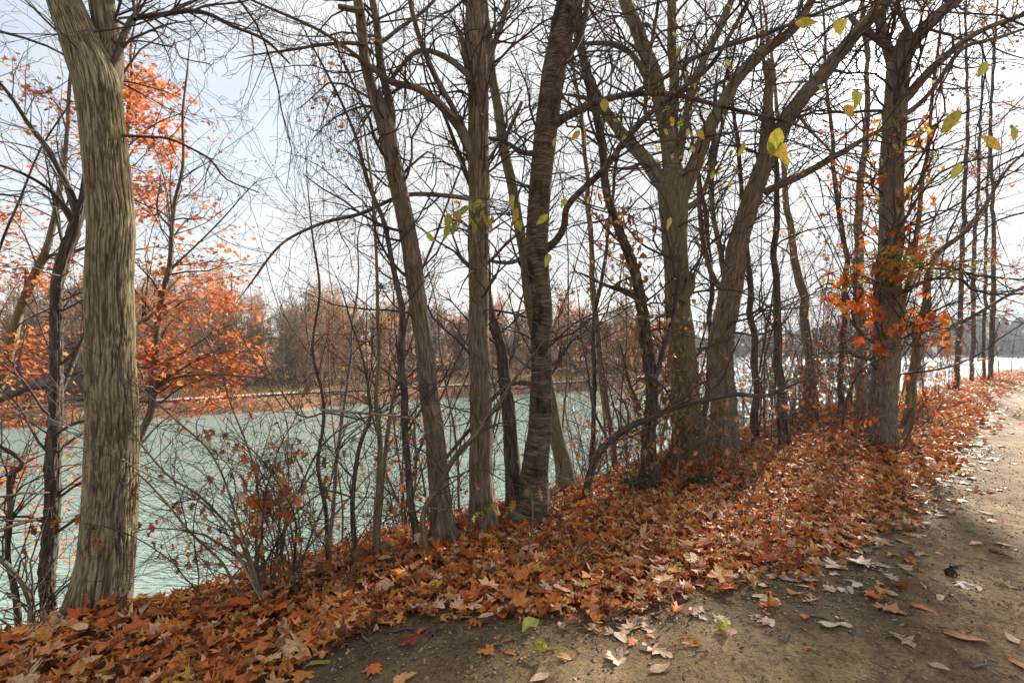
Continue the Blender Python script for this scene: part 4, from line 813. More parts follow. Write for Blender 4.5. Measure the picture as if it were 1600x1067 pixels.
tree('young_tree', 'bent slim trunk rising from the cherry roots towards the straight limbed trunk', 'tree',
     [(806, 808, 36), (801, 730, 27), (795, 630, 23), (785, 560, 20), (769, 500, 18), (763, 460, 17), (757, 400, 14), (750, 330, 11), (720, 250, 8), (690, 170, 5)], None, 'dark', seed=10, sides=36, step=.03, Yh=5.6, auto=dict(n=14, lo=.3, hi=1, L=(.4, 1.2), lev=2, **TW))
tree('slanting_tree', 'slanting olive trunk that crosses behind the ringed cherry', 'tree',
     [(890, 790, 36), (873, 700, 26), (862, 640, 22), (846, 560, 20), (829, 480, 19), (815, 380, 18), (801, 300, 18), (786, 220, 17), (772, 130, 16), (763, 60, 15), (754, -40, 13)], 6.6, 'mossy', [([(818, 400, 8), (800, 410, 7), (770, 408, 6), (745, 395, 4)], 0, 0), ([(815, 160, 6), (790, 220, 6)], 0, 0)], seed=11, sides=36, step=.035, auto=dict(n=26, lo=.25, hi=1, L=(.5, 1.6), lev=2, **TW))
# --- 9 big mossy many-limbed tree
def x9(e, P, r, rng, out):
    leaf_on(e, out, rng, 1500, 'seed', (.03, .06), TINY, None, 'seeds', lev=0)
    leaf_on(e, out, rng, 60, 'yellow', (.09, .14), OVAL, (1000, 100, 1150, 300), 'yellow_leaves', hang=True)
tree('spreading_tree', 'stout mossy trunk fanning into many thick limbs right of the cherry', 'tree',
     [(1078, 725, 76), (1074, 690, 58), (1070, 600, 50), (1063, 520, 46), (1058, 450, 43), (1055, 380, 43), (1052, 330, 48), (1051, 285, 50)], None, 'mossy',
     [([(1048, 310, 28), (1020, 262, 26), (988, 228, 22), (957, 190, 19), (930, 140, 17), (907, 80, 15), (895, 20, 13), (888, -80, 11)], 0, .4), ([(1052, 300, 34), (1042, 210, 27), (1022, 120, 25), (1000, 60, 23), (978, 0, 21), (958, -100, 18)], 0, .2),
      ([(1062, 310, 30), (1088, 252, 26), (1110, 195, 24), (1150, 130, 22), (1195, 80, 20), (1245, 40, 17), (1290, -40, 14)], 0, -.6), ([(1052, 280, 20), (1053, 150, 18), (1050, 50, 16), (1048, -80, 14)], .2, .6), ([(1060, 250, 16), (1083, 140, 15), (1108, 75, 13), (1140, 10, 12), (1160, -60, 10)], 0, .5),
      ([(1065, 470, 18), (1080, 448, 16), (1084, 428, 14)], -.2, -.1), ([(1068, 330, 12), (1100, 300, 10), (1115, 230, 9), (1118, 150, 7)], 0, .6), ([(1018, 140, 12), (990, 90, 10), (960, 70, 9), (920, 68, 7)], 0, -.4), ([(960, 195, 9), (930, 160, 8), (900, 150, 7)], .3, -.2)],
     seed=12, sides=52, step=.045, Yh=9, amp=1.8, auto=dict(n=18, lo=.3, hi=1, L=(.7, 2.2), lev=2, dens=2.6), limb_auto=dict(per=3.4, L=(.7, 2.4), dens=2.6), extra=x9)
# --- 10 leaning double tree
tree('arching_tree', 'rough brown trunk bending right into a long limb, broken stub beside it', 'tree',
     [(1128, 712, 62), (1130, 650, 47), (1128, 560, 43), (1135, 480, 41), (1150, 400, 38), (1170, 330, 35), (1190, 265, 33), (1212, 215, 29), (1245, 165, 28), (1290, 110, 26), (1330, 60, 25), (1372, 15, 23), (1430, -70, 20)], None, 'brown',
     [([(1188, 280, 24), (1197, 200, 20), (1201, 140, 17), (1202, 95, 14)], 0, .1), ([(1195, 300, 15), (1260, 270, 14), (1320, 235, 12), (1375, 205, 9), (1420, 190, 6)], 0, -.3), ([(1135, 490, 12), (1128, 400, 10), (1112, 320, 9), (1122, 220, 7), (1150, 130, 5)], 0, .6),
      ([(1125, 450, 12), (1110, 420, 10), (1095, 350, 9), (1090, 270, 7)], .3, .8), ([(1325, 65, 14), (1345, 45, 12), (1385, 75, 9)], 0, 0), ([(1240, 170, 7), (1265, 200, 6), (1300, 240, 4)], 0, -.4)],
     seed=13, sides=52, step=.05, Yh=9.5, amp=2, bark='rough', auto=dict(n=40, lo=.25, hi=1, L=(.7, 2.2), lev=2, dens=2.6), limb_auto=dict(per=4, L=(.6, 1.6), dens=2.6))
# --- 11 sun tree
def x11(e, P, r, rng, out):
    leaf_on(e, out, rng, 4200, 'seed', (.035, .075), TINY, None, 'seeds', lev=0)
    leaf_on(e, out, rng, 120, 'yellow', (.08, .13), OVAL, (1350, 180, 1460, 330), 'yellow_leaves', hang=True); leaf_on(e, out, rng, 300, 'orange', (.06, .12), MAPLE2, (1280, 180, 1460, 520), 'orange_leaves', hang=True)
tree('forking_tree', 'tall grey trunk with the sun shining beside its high fork', 'tree',
     [(1376, 700, 60), (1380, 640, 51), (1386, 520, 48), (1390, 400, 45), (1393, 300, 43), (1397, 200, 42), (1402, 130, 42), (1405, 95, 42)], None, 'grey',
     [([(1402, 120, 30), (1388, 75, 20), (1376, 30, 18), (1368, -60, 16)], 0, .3), ([(1404, 115, 36), (1420, 75, 30), (1445, 45, 26), (1478, 15, 23), (1515, -20, 20), (1580, -100, 16)], 0, -.5), ([(1418, 75, 15), (1420, 50, 13), (1408, 25, 11), (1400, 8, 8)], 0, 0),
      ([(1403, 165, 22), (1440, 128, 20), (1470, 95, 16), (1510, 62, 13), (1560, 38, 11), (1640, 10, 9)], 0, -1), ([(1400, 190, 12), (1450, 150, 10), (1500, 80, 9), (1560, 60, 7), (1650, 30, 5)], -.2, -1), ([(1396, 80, 16), (1368, 62, 14), (1345, 45, 12), (1330, 25, 10)], 0, 0)],
     seed=14, sides=52, step=.06, flare=.18, Yh=10, amp=2, auto=dict(n=44, lo=.2, hi=.85, L=(.9, 2.8), lev=2, dens=3, bias=(.3, -.2, 0)), limb_auto=dict(per=4, L=(.8, 2.4), dens=2.6, up=-.01, bias=(.6, 0, 0)), extra=x11)
# --- 12 sapling in front of it with orange and yellow leaves
def x12(e, P, r, rng, out):
    j = lambda L, y: [(a, b, y + rng.normal(0, .2)) for a, b in L]
    big_leaves(e, P, rng, out, j([(1345, 482), (1338, 478), (1350, 490), (1365, 500), (1378, 495), (1330, 482), (1390, 520), (1372, 548), (1381, 552), (1325, 500), (1460, 535), (1455, 500), (1478, 505), (1462, 532), (1342, 460), (1342, 535), (1366, 545), (1432, 502), (1448, 512), (1475, 498), (1362, 475), (1482, 552), (1410, 505), (1318, 485), (1357, 468), (1403, 512)], 7.4), 'orange', (.11, .19), MAPLE)
    b = [tier(e, P, out, rng, 1400, 410, 55, 22, 7.6, 260, 'yellow', (.07, .12)), tier(e, P, out, rng, 1500, 420, 70, 18, 7.4, 90, 'yellow', (.07, .11)), tier(e, P, out, rng, 1345, 430, 40, 18, 7.6, 60, 'yellow', (.07, .11))]
    o = link('leaves', leaf_mesh('leaves', b, M['yellow']), e); o['kind'] = 'stuff'
    leaf_on(e, out, rng, 130, 'orange', (.08, .13), MAPLE, (1290, 250, 1480, 600), 'orange_leaves', hang=True)
    big_leaves(e, P, rng, out, [(1222, 240, 3.2), (1212, 220, 3.2), (1225, 255, 3.25), (1208, 232, 3.3), (1338, 152, 3.4), (1535, 108, 3.2), (1487, 188, 3.2), (1545, 225, 3.1), (1495, 268, 3.5), (1583, 206, 3.6), (1312, 40, 3.4), (1258, 36, 4), (1285, 138, 4), (1325, 175, 4.2)], 'yellow', (.10, .17), OVAL)
tree('yellow_sapling', 'slim yellowish sapling with large orange maple leaves in front of the grey trunk', 'sapling',
     [(1380, 703, 16), (1386, 650, 13), (1397, 570, 12), (1412, 480, 11), (1428, 400, 10), (1437, 300, 9), (1450, 220, 7), (1462, 120, 6), (1475, 20, 4)], None, 'sapl', [([(1412, 480, 5), (1380, 450, 4), (1340, 440, 3), (1300, 450, 2)], 0, -.3), ([(1425, 420, 5), (1470, 412, 4), (1530, 408, 3), (1590, 420, 2)], 0, -.6), ([(1408, 500, 4), (1440, 505, 3), (1480, 500, 2)], 0, -.4)],
     seed=15, sides=20, step=.05, Yh=8, auto=dict(n=22, lo=.3, hi=1, L=(.5, 1.6), lev=2, dens=2.6), limb_auto=dict(per=4, L=(.3, .8)), extra=x12, twig='twig')
# --- 14 vine-hung tree
def x14(e, P, r, rng, out):
    n = 520; i = rng.integers(4, int(len(P) * .55), n); c = P[i] + rng.normal(0, 1, (n, 3)) * [.16, .14, .08]
    o = link('vine_leaves', leaf_mesh('vine_leaves', [leaves(OVAL, c, rng.normal(0, 1, (n, 3)), rng.uniform(.06, .12, n), rng, .6, droop=(0, 0, -1))], M['drygold']), e); o['kind'] = 'stuff'
    c2 = np.array([at(rng.normal(1050, 22), rng.uniform(470, 690), 7.4 + rng.normal(0, .15)) for _ in range(300)])
    for q in range(26):
        a = at(rng.normal(1035, 25), 720, 7.5); pts = [np.array(a)]; d = np.array([rng.normal(0, .2), rng.normal(0, .1), 1.])
        for k in range(9): d = unit(d + rng.normal(0, .2, 3) + [0, 0, .15]); pts.append(pts[-1] + d * .28)
        out.append((np.array(pts), np.linspace(.005, .002, 10), 1))
    o = link('vine_leaves', leaf_mesh('vine_leaves', [leaves(OVAL, c2, rng.normal(0, 1, (300, 3)), rng.uniform(.06, .12, 300), rng, .6, droop=(0, 0, -1))], M['drygold']), e); o['kind'] = 'stuff'
tree('vine_hung_tree', 'dark crooked trunk hung with withered brown vine leaves', 'tree',
     [(1014, 755, 30), (1014, 690, 24), (1018, 610, 22), (1010, 540, 21), (1003, 480, 19), (990, 420, 17), (968, 360, 15), (950, 310, 14), (940, 230, 13), (925, 150, 12), (912, 90, 11), (904, -10, 10), (900, -80, 9)], None, 'dark',
     [([(1003, 470, 10), (975, 455, 9), (945, 445, 6), (915, 430, 4)], 0, 0), ([(1018, 600, 10), (1035, 560, 9), (1050, 500, 8), (1058, 440, 6), (1040, 360, 5)], -.1, .2), ([(1000, 640, 8), (985, 600, 6), (975, 560, 5)], 0, -.1)], bark='rough', seed=16, sides=40, step=.035, Yh=7.6, auto=dict(n=34, lo=.3, hi=1, L=(.5, 1.7), lev=2, dens=3), extra=x14, amp=1.6)
# --- 15 arching low limb
tree('bowed_sapling', 'low bare stem bowing right in a long arch over the leafy bank', 'sapling',
     [(916, 782, 15), (930, 722, 13), (952, 690, 13), (985, 665, 12), (1020, 652, 11), (1052, 636, 11), (1100, 624, 10), (1150, 616, 9), (1195, 618, 7), (1235, 602, 5), (1270, 590, 3)], None, 'dark', [([(950, 690, 5), (930, 640, 4), (915, 560, 3), (905, 480, 2)], 0, .3), ([(1100, 624, 4), (1130, 590, 4), (1150, 540, 3)], 0, -.3), ([(1052, 636, 4), (1040, 610, 4), (1020, 590, 3)], 0, -.3)], seed=17, sides=18, step=.04, Yh=6.4, flare=.2, auto=dict(n=30, lo=.15, hi=1, L=(.3, 1.0), lev=2, **TW))
SP = [('sapling', 'straight thin yellowish stem left of the twin stem trunk', [(590, 872, 15), (592, 800, 13), (595, 760, 12), (589, 700, 10), (588, 640, 9), (592, 560, 7), (588, 480, 6), (585, 350, 5), (570, 250, 4)], 'sapl', 4.9),
      ('sapling', 'wavy dark thin trunk leaning left beside the twin stem trunk', [(648, 860, 14), (641, 790, 13), (636, 700, 12), (630, 640, 13), (622, 560, 12), (625, 490, 11), (611, 420, 9), (598, 350, 8), (580, 290, 7), (560, 230, 6), (540, 180, 5), (500, 100, 4)], 'dark', 5.0),
      ('sapling', 'short stem bending sharply right in front of the twin stem trunk', [(665, 872, 11), (656, 820, 10), (664, 785, 10), (690, 750, 9), (715, 715, 9), (750, 675, 8), (785, 625, 7), (805, 590, 5), (830, 560, 3)], 'brown', 4.7),
      ('sapling', 'crooked dark sapling left of the straight yellowish stem', [(557, 888, 10), (546, 800, 9), (550, 740, 8), (560, 690, 7), (580, 640, 6), (570, 560, 4), (545, 490, 3)], 'dark', 4.9),
      ('sapling', 'bent dark sapling with a kink above the log', [(520, 890, 8), (512, 800, 8), (500, 730, 7), (505, 660, 6), (495, 560, 5), (500, 450, 4), (490, 350, 3)], 'dark', 5.3),
      ('sapling', 'thin twisted trunk at the left edge in front of the dark crooked tree', [(28, 985, 15), (24, 920, 13), (15, 870, 11), (22, 800, 12), (20, 745, 11), (40, 725, 9), (10, 700, 8), (-30, 690, 6)], 'dark', 4.0),
      ('sapling', 'curved low stem reaching the left edge over the leaves', [(52, 985, 16), (48, 945, 14), (30, 910, 13), (5, 885, 12), (-30, 850, 10)], 'grey', 3.9),
      ('tree', 'slim trunk just left of the grey trunk by the sun', [(1348, 655, 26), (1346, 560, 21), (1344, 450, 18), (1343, 350, 16), (1348, 250, 13), (1356, 150, 10), (1350, 50, 8)], 'grey', 11.5),
      ('tree', 'thin upright trunk between two slim trunks left of the sun', [(1312, 660, 12), (1318, 520, 11), (1322, 400, 10), (1308, 300, 9), (1300, 200, 7), (1290, 80, 5)], 'dark', 11),
      ('tree', 'wavy trunk leaning left with a swollen foot', [(1268, 640, 22), (1262, 540, 18), (1250, 440, 16), (1235, 370, 13), (1225, 280, 10), (1218, 180, 7), (1200, 60, 5)], 'brown', 12),
      ('tree', 'tangled slim trunk right of the rough bending trunk', [(1222, 700, 24), (1220, 610, 18), (1214, 500, 14), (1213, 350, 11), (1208, 230, 9), (1196, 100, 6)], 'dark', 9.5),
      ('tree', 'crooked double curved trunk right of the yellowish sapling', [(1412, 690, 24), (1428, 590, 19), (1440, 500, 17), (1450, 440, 15), (1466, 400, 13), (1500, 365, 10), (1540, 320, 8), (1580, 260, 6), (1640, 200, 5)], 'brown', 10),
      ('tree', 'dark slim trunk nearest the path end', [(1493, 612, 12), (1500, 500, 10), (1506, 330, 9), (1512, 200, 7), (1510, 60, 5)], 'dark', 22),
      ('tree', 'thin pole like trunk at the end of the path, left of a pair', [(1519, 582, 9), (1522, 400, 8), (1526, 330, 7), (1532, 180, 5)], 'dark', 30),
      ('tree', 'thin reddish trunk of the pair at the end of the path', [(1537, 582, 7), (1540, 400, 6), (1545, 250, 4)], 'dark', 31),
      ('tree', 'stouter trunk of the pair at the end of the path', [(1549, 582, 11), (1552, 470, 10), (1552, 350, 8), (1548, 200, 6), (1555, 60, 5)], 'dark', 30),
      ('tree', 'leaning slim trunk behind the dark vine hung one', [(960, 700, 12), (945, 600, 11), (930, 480, 10), (920, 350, 9), (910, 200, 7), (890, 60, 5)], 'grey', 9),
      ('tree', 'slim pale trunk between cherry and vine hung trunk', [(925, 720, 9), (925, 600, 8), (930, 500, 7), (948, 380, 6), (965, 250, 5)], 'dark', 8),
      ('tree', 'thin trunk right of the mossy spreading one', [(1180, 690, 16), (1178, 560, 13), (1172, 450, 11), (1165, 350, 9), (1150, 200, 7)], 'dark', 12),
      ('tree', 'bare slim trunk standing between mossy and rough trunks', [(1100, 690, 10), (1105, 560, 9), (1110, 440, 8), (1100, 320, 7), (1080, 200, 5)], 'dark', 12)]
for i, (nm, lab, pl, mt, yh) in enumerate(SP):
    n = 18 if nm == 'sapling' else 26; y = hit(pl[0][0], pl[0][1], yh); far = y > 8
    if far and y > 15: y = yh
    sc = min(2.2, max(1, y / 6)) if y < 18 else 2.6
    tree(nm, lab, nm, pl, y, mt, seed=20 + i, sides=14 if nm == 'sapling' else 20, step=.05 * sc, flare=.2, bark='rough' if mt == 'dark' else 'plain', auto=dict(n=n, lo=.25, hi=1, L=(.35 * sc, 1.1 * sc), lev=2, dens=3.6 / sc, seg=.14 * sc), amp=1.2,
         limbs=[([(1470, 520, 9), (1520, 495, 8), (1560, 470, 7), (1600, 448, 6), (1650, 430, 5)], 0, -1)] if lab.startswith('crooked double') else ())
# --- filler saplings down the slope and along the bank
rng0 = np.random.default_rng(77)
def filler():
    spots = []; FS = []
    for q in range(26): spots.append((rng0.uniform(3, 9), rng0.uniform(4.6, 7.4)))
    for q in range(44): spots.append((rng0.uniform(9, 22), rng0.uniform(3.6, 8.5)))
    for q in range(30): spots.append((rng0.uniform(22, 56), rng0.uniform(2.8, 8)))
    for q in range(34): spots.append((rng0.uniform(8.5, 24), rng0.uniform(2.9, 5.2)))
    for q in range(10): spots.append((rng0.uniform(-2, 3), rng0.uniform(5.0, 7)))
    for i, (s, t) in enumerate(spots):
        x, y = xy(s, t)
        if y < 4.2: continue
        z = g1(x, y); H = rng0.uniform(2.4, 6.5); n = 12; d = np.array([rng0.normal(0, .16), rng0.normal(0, .1), 1.]); P = [np.array([x, y, z - .2])]
        for k in range(n): d = unit(d + rng0.normal(0, .09, 3) + [0, 0, .05]); P.append(P[-1] + d * H / n)
        P = np.array(P); r = np.linspace(1, .25, n + 1) * rng0.uniform(.009, .03); e = empty('sapling', (x, y, z)); out = []
        sc = max(1, y / 7); PP, rr_ = cat(P, r, .12 * sc)
        link('trunk', trunk_mesh('trunk', PP, rr_, 8, M[('dark', 'brown', 'grey', 'sapl')[i % 4]], 'plain', .15, i, .6), e)
        sprout(rng0, PP, rr_, out, int(rng0.uniform(9, 16)), .15, 1, (.4 * sc ** .5, 1.3 * sc ** .5), 2, .05, .5, (.5, 1.1), dens=3.4 / sc ** .6, seg=.16 * sc)
        if rng0.random() < .6: leaf_on(e, out, rng0, int(rng0.uniform(15, 110)), ('seed', 'orange', 'drygold', 'orange')[int(rng0.integers(0, 4))], (.05, .09), OAK, None, 'leaves')
        twig_objs(out, M['twig' if i % 3 else 'twig_red'], e)
        FS.append((e, 800 + x / y * F, t, H, i % 4, z))
    names = [(160, 'thickest trunk'), (75, 'dark crooked trunk'), (680, 'twin stem trunk'), (752, 'straight limbed trunk'), (840, 'ringed cherry'), (1012, 'vine hung trunk'), (1070, 'stout mossy trunk'), (1130, 'rough bending trunk'), (1222, 'tangled slim trunk'), (1268, 'wavy trunk'), (1312, 'thin upright trunk'), (1380, 'grey trunk by the sun'), (1428, 'double curved trunk'), (1495, 'trunk nearest the path end'), (590, 'straight yellowish stem'), (500, 'log'), (415, 'crest shrub'), (330, 'fine twigged shrub'), (940, 'bowed stem')]
    seen = {}
    for e, px, t, H, k, z in FS:
        nx, nm = min(names, key=lambda a: abs(a[0] - px)); side = 'behind' if abs(nx - px) < 12 else ('left of' if px < nx else 'right of')
        lab = '%s %s bare sapling %s %s the %s' % ('tall' if H > 5.2 else 'medium' if H > 3.8 else 'short', ('dark', 'brown', 'grey', 'yellowish')[k], 'on the slope' if t > 5 else 'on the leafy bank', side, nm)
        n = seen.get(lab, 0); seen[lab] = n + 1
        if n: lab = lab.replace(' bare sapling', (' bare sapling', ' forked sapling', ' twiggy sapling', ' spindly sapling', ' crooked sapling', ' slender sapling')[min(n, 5)])
        tag(e, lab, 'sapling', 'thin bare saplings on the slope' if t > 5 else 'thin bare saplings along the bank')
filler()
# --- arching shrubs
def shrub(label, px, py, Yh, n, hgt, spread, seed, bx=0., mat='twig_red', leafn=0, leafm='seed', thick=.007, name='shrub', lev=2, arch=-.035):
    Y = hit(px, py, Yh); p = at(px, py, Y); z = g1(p.x, p.y); rng = np.random.default_rng(seed); e = tag(empty(name, (p.x, p.y, z)), label, 'shrub'); out = []
    for q in range(n):
        a = rng.uniform(0, 6.28); d = np.array([math.cos(a) * spread + bx, math.sin(a) * spread * .6, 1.]); b = np.array([p.x, p.y, z - .05]) + [rng.normal(0, .07), rng.normal(0, .06), 0]
        L = hgt * rng.uniform(.6, 1.15); m = 12; pts = [b]; d = unit(d)
        for k in range(m): d = unit(d + rng.normal(0, .1, 3) + [d[0] * .04, 0, arch * (k * .35)]); pts.append(pts[-1] + d * L / m)
        P = np.array(pts); r = np.linspace(thick * rng.uniform(.7, 1.4), .0022, m + 1)
        tube_obj('stem', [cat(P, r, .07)], 7, M['sapl' if q % 3 == 0 else 'dark'], e)
        sprout(rng, P, r, out, int(L * 5), .15, 1, (.2, .75), lev, -.005, .6, (.5, 1.2), dens=4.5, seg=.09)
    if leafn: leaf_on(e, out, rng, leafn, leafm, (.05, .10), OAK, None, 'leaves', hang=True)
    twig_objs(out, M[mat], e); return e
CR = shrub('multi stemmed bare shrub with curled brown leaves at the crest of the bank', 415, 930, 4.0, 9, 1.9, .42, 301, .0, 'twig', 60, 'drygold', .009)
def curled():
    e = CR; rng = np.random.default_rng(88); y = e.location.y; out = []
    P = np.array([list(at(415, 930, y)), list(at(408, 860, y)), list(at(412, 800, y)), list(at(420, 770, y))]); P, r = cat(P, [.008, .007, .005, .003], .05); link('stem', trunk_mesh('stem', P, r, 8, M['sapl'], 'plain', 0, 3, .2), e)
    big_leaves(e, P, rng, out, [(rng.normal(415, 28), rng.normal(797, 24), y + rng.normal(0, .1)) for _ in range(24)], 'litter', (.06, .12), MAPLE)
    twig_objs(out, M['twig'], e, 'leaf_twigs')
curled()
shrub('tangled shrub standing over the dark log', 455, 915, 4.3, 8, 1.7, .5, 302, .1, 'twig_red', 30)
shrub('fine twigged shrub right of the thickest trunk', 330, 935, 4.1, 5, 1.25, .7, 303, -.15, 'twig', 60, 'seed', .005)
shrub('bare shrub between the log and the yellowish stem', 535, 885, 4.7, 6, 1.5, .5, 304, .0, 'twig', 20)
shrub('low brush against the water left of the dark crooked trunk', 10, 960, 4.6, 5, 1.2, .6, 305, .1, 'twig', 10)
shrub('dense brush on the slope behind the shrub with curled leaves', 440, 870, 5.6, 9, 2.2, .6, 306, -.1, 'twig_red', 80, 'seed')
shrub('brush between twin stem trunk and straight limbed trunk', 715, 815, 5.6, 5, .9, .5, 307, 0, 'twig', 12, 'seed', .004)
shrub('thin shrub at the foot of the ringed cherry', 850, 800, 5.2, 6, .8, .7, 308, .1, 'twig_pale', 10, 'seed', .004)
shrub('bare shrub in the gap right of the cherry', 955, 755, 6.8, 7, 1.3, .6, 309, 0, 'twig_red', 30, 'orange', .006)
shrub('brambly shrub in front of the stout mossy trunk', 1100, 725, 8.2, 9, 1.5, .7, 310, 0, 'twig_pale', 70, 'drygold', .006)
shrub('thick tangle of brush right of the rough bending trunk', 1200, 690, 9.2, 12, 1.7, .8, 311, 0, 'twig', 50, 'seed', .008)
shrub('brush at the foot of the wavy trunk', 1275, 670, 10.5, 9, 1.6, .7, 312, 0, 'twig_red', 40, 'orange', .008)
shrub('brush round the foot of the grey trunk by the sun', 1350, 690, 9.0, 12, 1.5, .6, 313, 0, 'twig', 60, 'orange', .006)
shrub('tangled brush right in front of the grey trunk foot', 1395, 712, 9, 9, 1.3, .8, 321, 0, 'twig', 50, 'orange', .006)
shrub('low brush right of the yellowish sapling', 1430, 650, 11.5, 8, 1.5, .6, 314, 0, 'twig_red', 90, 'orange', .007)
shrub('brush at the corner where bank and path vanish', 1485, 610, 19, 9, 2.2, .6, 315, 0, 'twig_red', 90, 'orange', .010)
shrub('bare shrub on the slope behind the slanting trunk', 900, 700, 8.0, 8, 2.4, .5, 316, 0, 'twig', 60, 'seed', .008)
shrub('bare shrub on the slope left of the wavy dark trunk', 600, 780, 6.2, 8, 2.3, .5, 317, 0, 'twig_red', 60, 'seed', .007)
shrub('tall brush on the slope in front of the far bank', 480, 800, 6.6, 9, 2.8, .55, 318, 0, 'twig_red', 120, 'seed', .008)
for i, (lab, px, py, h) in enumerate((('rusty brush between the mossy and the rough trunks', 1150, 705, 1.5), ('rusty twigged brush between tangled and wavy trunks', 1245, 680, 1.6), ('red twigged brush just right of the wavy trunk', 1300, 668, 1.7), ('rusty brush between the bowed stem and the mossy trunk', 1035, 735, 1.3), ('grey brush along the crest beyond the tangled slim trunk', 1240, 650, 2.4), ('grey brush along the crest beyond the thin upright trunk', 1325, 640, 2.6), ('rusty brush in front of the double curved trunk', 1450, 668, 1.4))):
    shrub(lab, px, py, 9 + i * .5, 8, h, .75, 340 + i, 0, ('twig_red', 'twig')[i % 2], 90, ('orange', 'seed')[i % 2], .006)
# long pale canes arching left from the crest shrub
def canes():
    e = tag(empty('briar', tuple(at(405, 935, 3.9))), 'pale arching canes curving left across the thickest trunk', 'briar'); out = []
    C = [[(412, 935, 6), (395, 900, 6), (372, 850, 5), (345, 812, 5), (308, 770, 5), (262, 742, 4), (215, 690, 4), (170, 620, 3), (130, 570, 3)], [(410, 935, 5), (385, 840, 5), (352, 760, 4), (320, 700, 4), (270, 655, 4), (215, 600, 3), (190, 577, 2)],
         [(405, 930, 4), (330, 800, 4), (215, 735, 3), (130, 680, 3), (60, 650, 2), (0, 640, 2)], [(150, 975, 3), (160, 940, 3), (195, 905, 2), (215, 900, 2), (140, 930, 1)], [(420, 930, 5), (440, 860, 5), (455, 800, 4), (500, 700, 4), (560, 655, 3), (620, 645, 2)],
         [(418, 930, 5), (400, 740, 4), (350, 600, 3), (310, 500, 3)], [(560, 655, 4), (510, 645, 4), (470, 650, 3), (430, 600, 3), (400, 545, 2)], [(500, 640, 5), (560, 645, 5), (620, 650, 4), (650, 655, 3)]]
    for i, c in enumerate(C):
        P, r = stem(c, 3.45 if i < 4 else 3.9, .15, .05, False, .006, i); link('cane', trunk_mesh('cane', P, r, 7, M['twig_pale' if i in (2, 3, 7) else 'brown'], 'plain', 0, i, .2), e)
        sprout(np.random.default_rng(i), P, r, out, int(len(r) * .35), .2, 1, (.15, .7), 1, .0, .6, (.4, 1.1), dens=6, seg=.08)
    twig_objs(out, M['twig'], e)
canes()
# overhanging fine branches near the camera, entering from above
def overhead():
    rng = np.random.default_rng(500); e = tag(empty('overhanging_branch', tuple(at(1000, -200, 4))), 'fine leafless branches hanging into the top of the picture from a tree overhead', 'branch'); out = []
    for px, py, y, dx, dz, L in ((1560, -60, 4.5, -.9, -.25, 2.8), (1640, 60, 5, -1, .05, 3), (1620, 240, 5.5, -1, .1, 2.8), (1640, 330, 6, -1, .05, 3), (1250, -60, 4.2, -1, -.15, 2.6), (960, -80, 4, .5, -.6, 1.6), (430, -60, 4, -.7, -.4, 2.0), (640, -60, 4.4, -.8, -.5, 2.0), (1100, -80, 4, .9, -.3, 2.2), (-40, 40, 4, .9, -.1, 1.6), (-40, 300, 4.5, 1, .05, 1.4), (300, -60, 4, .9, -.35, 2.0), (1500, -60, 5, -1, -.35, 3), (1640, 150, 4.5, -1, .1, 2.6)):
        b = len(out); grow(rng, np.array(at(px, py, y)), unit(np.array([dx, rng.normal(0, .2), dz])), L, .011, 3, out, up=-.004, wig=.07, dens=3.0, maxn=16, split=(.35, .8), ratio=(.3, .55))
    leaf_on(e, out, rng, 700, 'seed', (.02, .04), TINY, (1400, 0, 1600, 450), 'seeds', lev=0); twig_objs(out, M['twig'], e)
overhead()
def log():
    y = hit(450, 905, 4.4); a = at(452, 905, y); b = at(568, 893, y + .25); P, r = cat([a, (a + b) / 2 + Vector((0, 0, .01)), b], [.028, .031, .03], .02)
    e = tag(empty('fallen_log', tuple(a)), 'short dark fallen log lying at the crest beneath the shrubs', 'log'); link('log', trunk_mesh('log', P, r, 24, M['dark'], 'rough', 0, 5), e)
    q = P[len(P) // 2]; tube_obj('stub', [(np.array([q, q + [.01, -.02, .05], q + [.03, -.03, .08]]), np.array([.009, .007, .005]))], 6, M['dark'], e)
log()
def ivy(px, py, label, n, w):
    rng = np.random.default_rng(int(px)); y = hit(px, py, 7); p = at(px, py, y); e = tag(empty('ground_ivy', (p.x, p.y, g1(p.x, p.y))), label, 'ivy'); c = rng.normal(0, 1, (n, 3)) * [w, w * .7, .02] + [p.x, p.y, 0]; c[:, 2] = ground(c[:, 0], c[:, 1]) + .07 + rng.random(n) * .08
    o = link('leaves', leaf_mesh('leaves', [leaves(OVAL, c, rng.normal(0, .5, (n, 3)) + [0, -.3, 1], rng.uniform(.05, .09, n), rng)], M['ivy']), e); o['kind'] = 'stuff'
ivy(1092, 762, 'patch of dark green ivy in the orange leaves below the mossy trunk', 120, .12); ivy(1000, 768, 'patch of dark green ivy at the foot of the vine hung trunk', 110, .14)
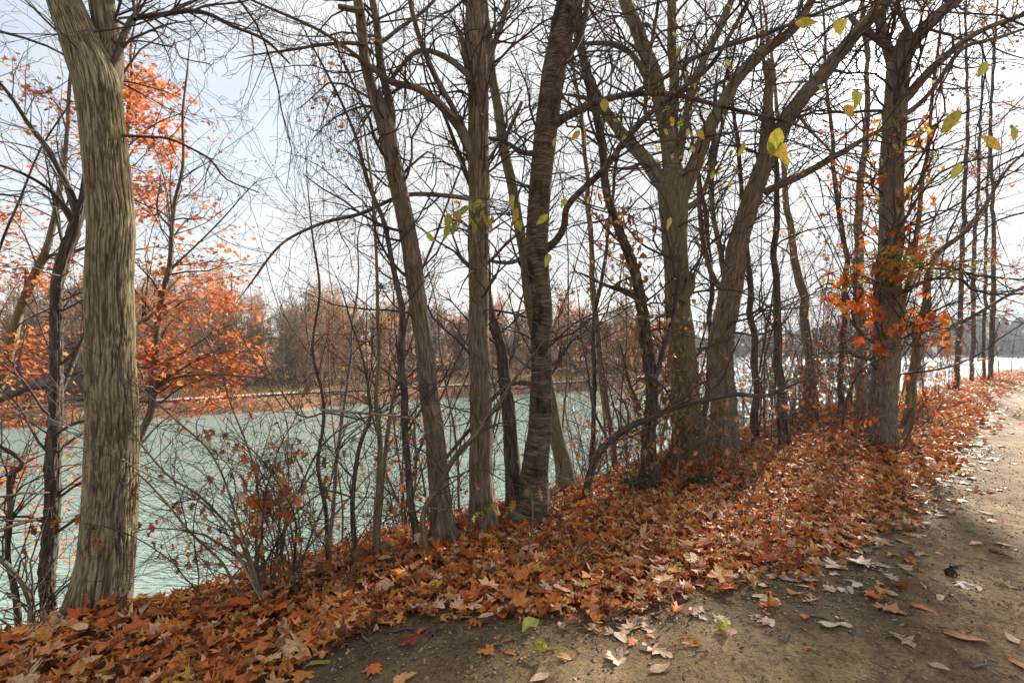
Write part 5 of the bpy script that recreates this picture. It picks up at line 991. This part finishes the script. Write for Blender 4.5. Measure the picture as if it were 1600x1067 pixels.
def seedlings():
    L = [(822, 885, 825, 765, 'thin upright seedling poking out of the leaves below the cherry'), (1050, 800, 1062, 700, 'thin seedling among the leaves below the mossy trunk'), (1128, 755, 1160, 690, 'leaning seedling right of the ivy patch'), (1290, 665, 1285, 560, 'thin dark seedling left of the grey trunk'),
         (1225, 740, 1215, 640, 'thin seedling in the leaves below the brush tangle'), (1330, 730, 1345, 640, 'seedling right below the slim trunks'), (1165, 800, 1185, 720, 'short seedling in the middle of the leafy bank'), (990, 790, 975, 700, 'short seedling left of the ivy'), (540, 925, 560, 850, 'seedling right of the log')]
    for i, (a, b, c, d, lab) in enumerate(L):
        y = hit(a, b, 6); rng = np.random.default_rng(700 + i); P, r = stem([(a, b, 5), ((a + c) / 2 + 4, (b + d) / 2, 4), (c, d, 3)], y, 0, .05, False, .01, i); P[0, 2] -= .05
        e = tag(empty('seedling', tuple(P[0])), lab, 'seedling'); link('stem', trunk_mesh('stem', P, np.minimum(r, .007), 6, M['sapl'], 'plain', 0, i, .1), e); out = []; sprout(rng, P, r, out, 9, .3, 1, (.12, .45), 1, .03, .6, dens=5, seg=.07)
        big_leaves(e, P, rng, out, [(c + rng.normal(0, 12), d + abs(rng.normal(0, 14)), y) for _ in range(3)], 'orange' if i % 2 else 'drygold', (.07, .11), OAK); twig_objs(out, M['twig_red'], e)
    # the yellow leaves at the foot of the straight trunk
    y = 5.0; e = tag(empty('seedling', tuple(at(760, 835, hit(760, 845, 5)))), 'seedling with bright yellow leaves at the foot of the straight limbed trunk', 'seedling'); P, r = stem([(758, 850, 5), (756, 815, 4), (762, 790, 3)], hit(758, 850, 5), 0, .04, False, .01, 3); link('stem', trunk_mesh('stem', P, r, 6, M['sapl'], 'plain', 0, 2, .1), e); out = []
    big_leaves(e, P, np.random.default_rng(4), out, [(741, 811, float(P[0, 1])), (763, 797, float(P[0, 1])), (772, 792, float(P[0, 1])), (750, 806, float(P[0, 1]))], 'yellow', (.07, .10), MAPLE); twig_objs(out, M['twig_red'], e)
seedlings()

def drifts():
    rng = np.random.default_rng(31); b = []
    for x, y, r in BASES:
        s, t = st(x, y)
        if t > 6.5 or y > 16 or y < 1: continue
        n = int(14 + 240 * r * (1 if y < 8 else .6)); a = rng.uniform(0, 6.28, n); q = r * 1.15 + rng.random(n) ** 1.5 * (.10 + r); X = x + np.cos(a) * q; Y = y + np.sin(a) * q
        Z = ground(X, Y) + .02 + rng.random(n) * .13 * np.exp(-(q - r) / .12); nr = np.stack([np.cos(a), np.sin(a), 1.2 + 0 * a], -1) + rng.normal(0, .35, (n, 3))
        b.append(leaves(MAPLE if y < 6 else ROUGH, np.stack([X, Y, Z], -1), nr, rng.uniform(.06, .12, n), rng, .5))
    o = link('drifted_leaves', leaf_mesh('drifted_leaves', b, M['litter']), bpy.data.objects['leaf_litter']); o['kind'] = 'stuff'
drifts()
